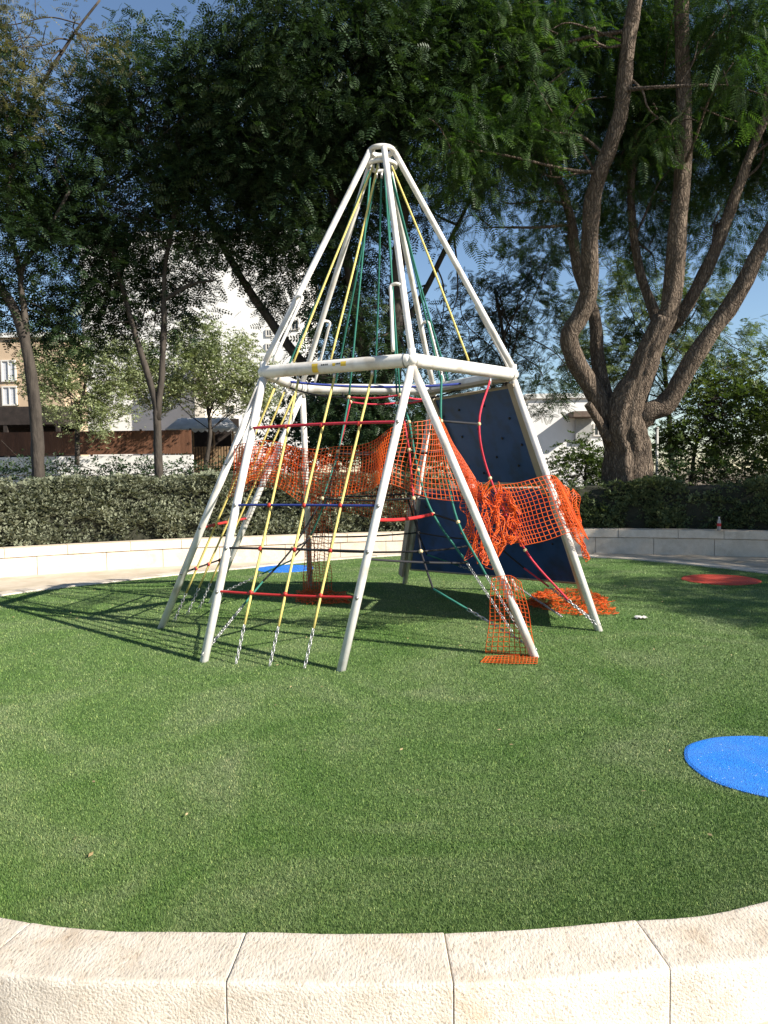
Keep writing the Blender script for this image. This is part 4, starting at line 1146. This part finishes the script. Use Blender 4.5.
# pergola in front of the ochre house
YP = 33.5
pg = thing('pergola', 'dark timber pergola in front of the ochre house at the left edge', 'pergola', (X(20, YP), YP, .2))
za, zc = at(20, 425, YP).z, at(20, 407, YP).z
mb = MB(); mb.box((X(5, YP), YP + 1.0, (za + zc) / 2), (X(64, YP) - X(-54, YP), 2.4, zc - za)); mb.build('roof', M['dark'], pg)
for px in (-40, 8, 60):
    mb = MB(); mb.box((X(px, YP), YP - .1, za / 2 + .1), (.16, .16, za - .2)); mb.build('post', M['dark'], pg)
mb = MB(); mb.box((X(5, YP), YP + 1.9, (za + .2) / 2), (X(64, YP) - X(-54, YP) - .1, .1, za - .2)); mb.build('back_screen', M['dark'], pg)
# ochre house
def house(name, label, mat, px0, px1, Y, top_py, depth, wins, roofm='white_wall', z0=0.1, wm='glass'):
    xa, xb = X(px0, Y), X(px1, Y); zt_ = at((px0 + px1) / 2, top_py, Y).z
    h = thing(name, label, 'building', ((xa + xb) / 2, Y + depth / 2, z0))
    mb = MB(); mb.box(((xa + xb) / 2, Y + depth / 2, (zt_ + z0) / 2), (xb - xa, depth, zt_ - z0)); mb.build('walls', M[mat], h)
    mb = MB(); mb.box(((xa + xb) / 2, Y + depth / 2, zt_ + .12), (xb - xa + .3, depth + .3, .24)); mb.build('roof', M[roofm], h)
    for (wx, wy, ww, wh) in wins:
        c = at(wx, wy, Y); w_, h_ = ww * Y / F, wh * Y / F
        mb = MB()
        fw = .07
        for (dx, dz, sx, sz) in ((0, h_ / 2, w_ + fw * 2, fw), (0, -h_ / 2, w_ + fw * 2, fw), (-w_ / 2 - fw / 2, 0, fw, h_ - fw), (w_ / 2 + fw / 2, 0, fw, h_ - fw), (0, 0, fw * .6, h_ - fw)):
            mb.box((c.x + dx, Y - .03, c.z + dz), (sx, .10, sz))
        f = mb.build('window', M['frame'], h)
        mb = MB(); mb.box((c.x, Y - .005, c.z), (w_, .03, h_ - fw)); mb.build('pane', M[wm], f)
    return h
house('ochre_house', 'ochre rendered house with pale window blinds behind the leaning trunk', 'ochre_wall', -70, 66, 39, 338, 3, [(9, 371, 12, 20), (10, 396, 12, 18), (-30, 371, 12, 20), (-30, 396, 12, 18), (62, 372, 10, 18)], wm='blind')
house('white_house', 'bright white apartment block with small windows, seen through leaves left of the pyramid', 'white_wall', 86, 300, 46, 236, 14,
      [(269, 333, 4, 6), (269, 347, 4, 6), (301 - 6, 325, 6, 9), (120, 270, 7, 9), (120, 300, 7, 9), (160, 270, 7, 9), (160, 300, 7, 9), (230, 410, 8, 9)])
house('tan_house', 'narrow tan gabled block beside the white apartment block', 'cream_wall', 196, 206, 44, 352, 6, [])
hr = house('white_house', 'white house glimpsed between the right pole of the frame and the thick trunk', 'white_wall', 528, 640, 40, 398, 10, [(598, 430, 7, 11)])
mb = MB(); c = at(584, 415, 39.7); mb.box((c.x, c.y - .3, c.z), (1.5, 1.2, .28)); mb.build('canopy', M['roof'], hr)
mb = MB(); c = at(583, 430, 39.9); mb.box((c.x, c.y, c.z), (.8, .2, 1.1)); mb.build('shutter', M['steel'], hr)
# awning stall
YA = 31.5
aw = thing('garden_kiosk', 'small wooden garden kiosk with a grey scalloped awning behind the left hedge', 'kiosk', (X(205, YA), YA, .2))
z_t, z_b = at(200, 416, YA).z, at(200, 429, YA).z
xl, xr = X(168, YA), X(240, YA)
mb = MB(); n = 44; vs = []; fs = []
for i in range(n + 1):
    t = i / n
    xt = xl + .25 + (xr - xl - .9) * t; xb = xl + (xr - xl) * t
    sc = .09 * abs(math.sin(t * PI * 11))
    vs += [(xt, YA + .9, z_t), (xb, YA - .3, z_b), (xb, YA - .31, z_b - .07 - sc), (xt, YA + .9, z_t - .02), (xb, YA - .28, z_b - .02)]
for i in range(n):
    o_ = i * 5; q = o_ + 5
    fs += [(o_, o_ + 1, q + 1, q), (o_ + 1, o_ + 2, q + 2, q + 1), (o_ + 3, q + 3, q + 4, o_ + 4)]
mb.add(vs, fs); mb.build('awning', M['awning'], aw)
mb = MB(); mb.box(((xl + xr) / 2, YA + 1.2, (z_t + .2) / 2), (xr - xl - .5, .1, z_t - .3)); mb.build('back_wall', M['dark'], aw)
for px in (172, 193, 214, 233):
    mb = MB(); mb.box((X(px, YA), YA + .05, (z_b + .2) / 2), (.07, .07, z_b - .22)); mb.build('post', M['tan_wood'], aw)
mb = MB(); mb.box((X(238, YA) - .05, YA + .7, (z_b + .2) / 2), (.5, .9, z_b - .2)); mb.build('side_panel', M['white_wall'], aw)
zp0, zp1 = .25, at(200, 447, YA).z
mb = MB(); x = xl
while x < X(246, YA):
    mb.box((x, YA - .35, (zp0 + zp1) / 2), (.075, .02, zp1 - zp0)); x += .115
kf = mb.build('front_slats', M['tan_wood'], aw)
# low white wall strip further right behind hedge and thin pole
mb = MB(); pp = at(657, 440, 17.9); mb.tube([(pp.x, 17.9, .2), (pp.x, 17.9, at(657, 428, 17.9).z)], .035, 10); 
pl = thing('metal_pole', 'thin grey metal pole beside the thick trunk behind the right hedge', 'pole', (pp.x, 17.9, .2)); mb.build('shaft', M['steel'], pl)
mb = MB(); mb.ball((pp.x, 17.9, at(657, 428, 17.9).z), .05, .6, 8); mb.build('cap', M['steel'], pl)

# ------------------------------------------------------------------ light, sky, camera
SUN_AZ, SUN_EL = math.radians(115), math.radians(33)      # azimuth clockwise from +Y
d = Vector((math.sin(SUN_AZ) * math.cos(SUN_EL), math.cos(SUN_AZ) * math.cos(SUN_EL), math.sin(SUN_EL)))
sl = bpy.data.lights.new('sun', 'SUN'); sl.energy = 4.9; sl.angle = math.radians(.53); sl.color = (1, .93, .82)
so = bpy.data.objects.new('sun', sl); COL.objects.link(so); so.rotation_euler = d.to_track_quat('Z', 'Y').to_euler()
w = bpy.data.worlds.new('World'); S.world = w; w.use_nodes = True
nt = w.node_tree; bg = nt.nodes['Background']
sk = nt.nodes.new('ShaderNodeTexSky'); sk.sky_type = 'NISHITA'; sk.sun_disc = False
sk.sun_elevation = SUN_EL; sk.sun_rotation = SUN_AZ; sk.air_density = 1.0; sk.dust_density = .1; sk.ozone_density = 2.6
nt.links.new(sk.outputs[0], bg.inputs[0]); bg.inputs[1].default_value = .068
S.view_settings.view_transform = 'Standard'; S.view_settings.look = 'None'; S.view_settings.gamma = 1; S.view_settings.use_curve_mapping = False
S.view_settings.exposure = 1.18
cam = bpy.data.cameras.new('camera'); co = bpy.data.objects.new('camera', cam); COL.objects.link(co)
cam.sensor_fit = 'VERTICAL'; cam.sensor_height = 24; cam.sensor_width = 18; cam.lens = 24 * F / 1024
cam.clip_start = .05; cam.clip_end = 1500
co.matrix_world = Matrix.Translation((0, 0, H)) @ Matrix.Rotation(PI / 2 + PITCH, 4, 'X') @ Matrix.Rotation(ROLL, 4, 'Z')
S.camera = co
S.cycles.max_bounces = 6; S.cycles.transparent_max_bounces = 8
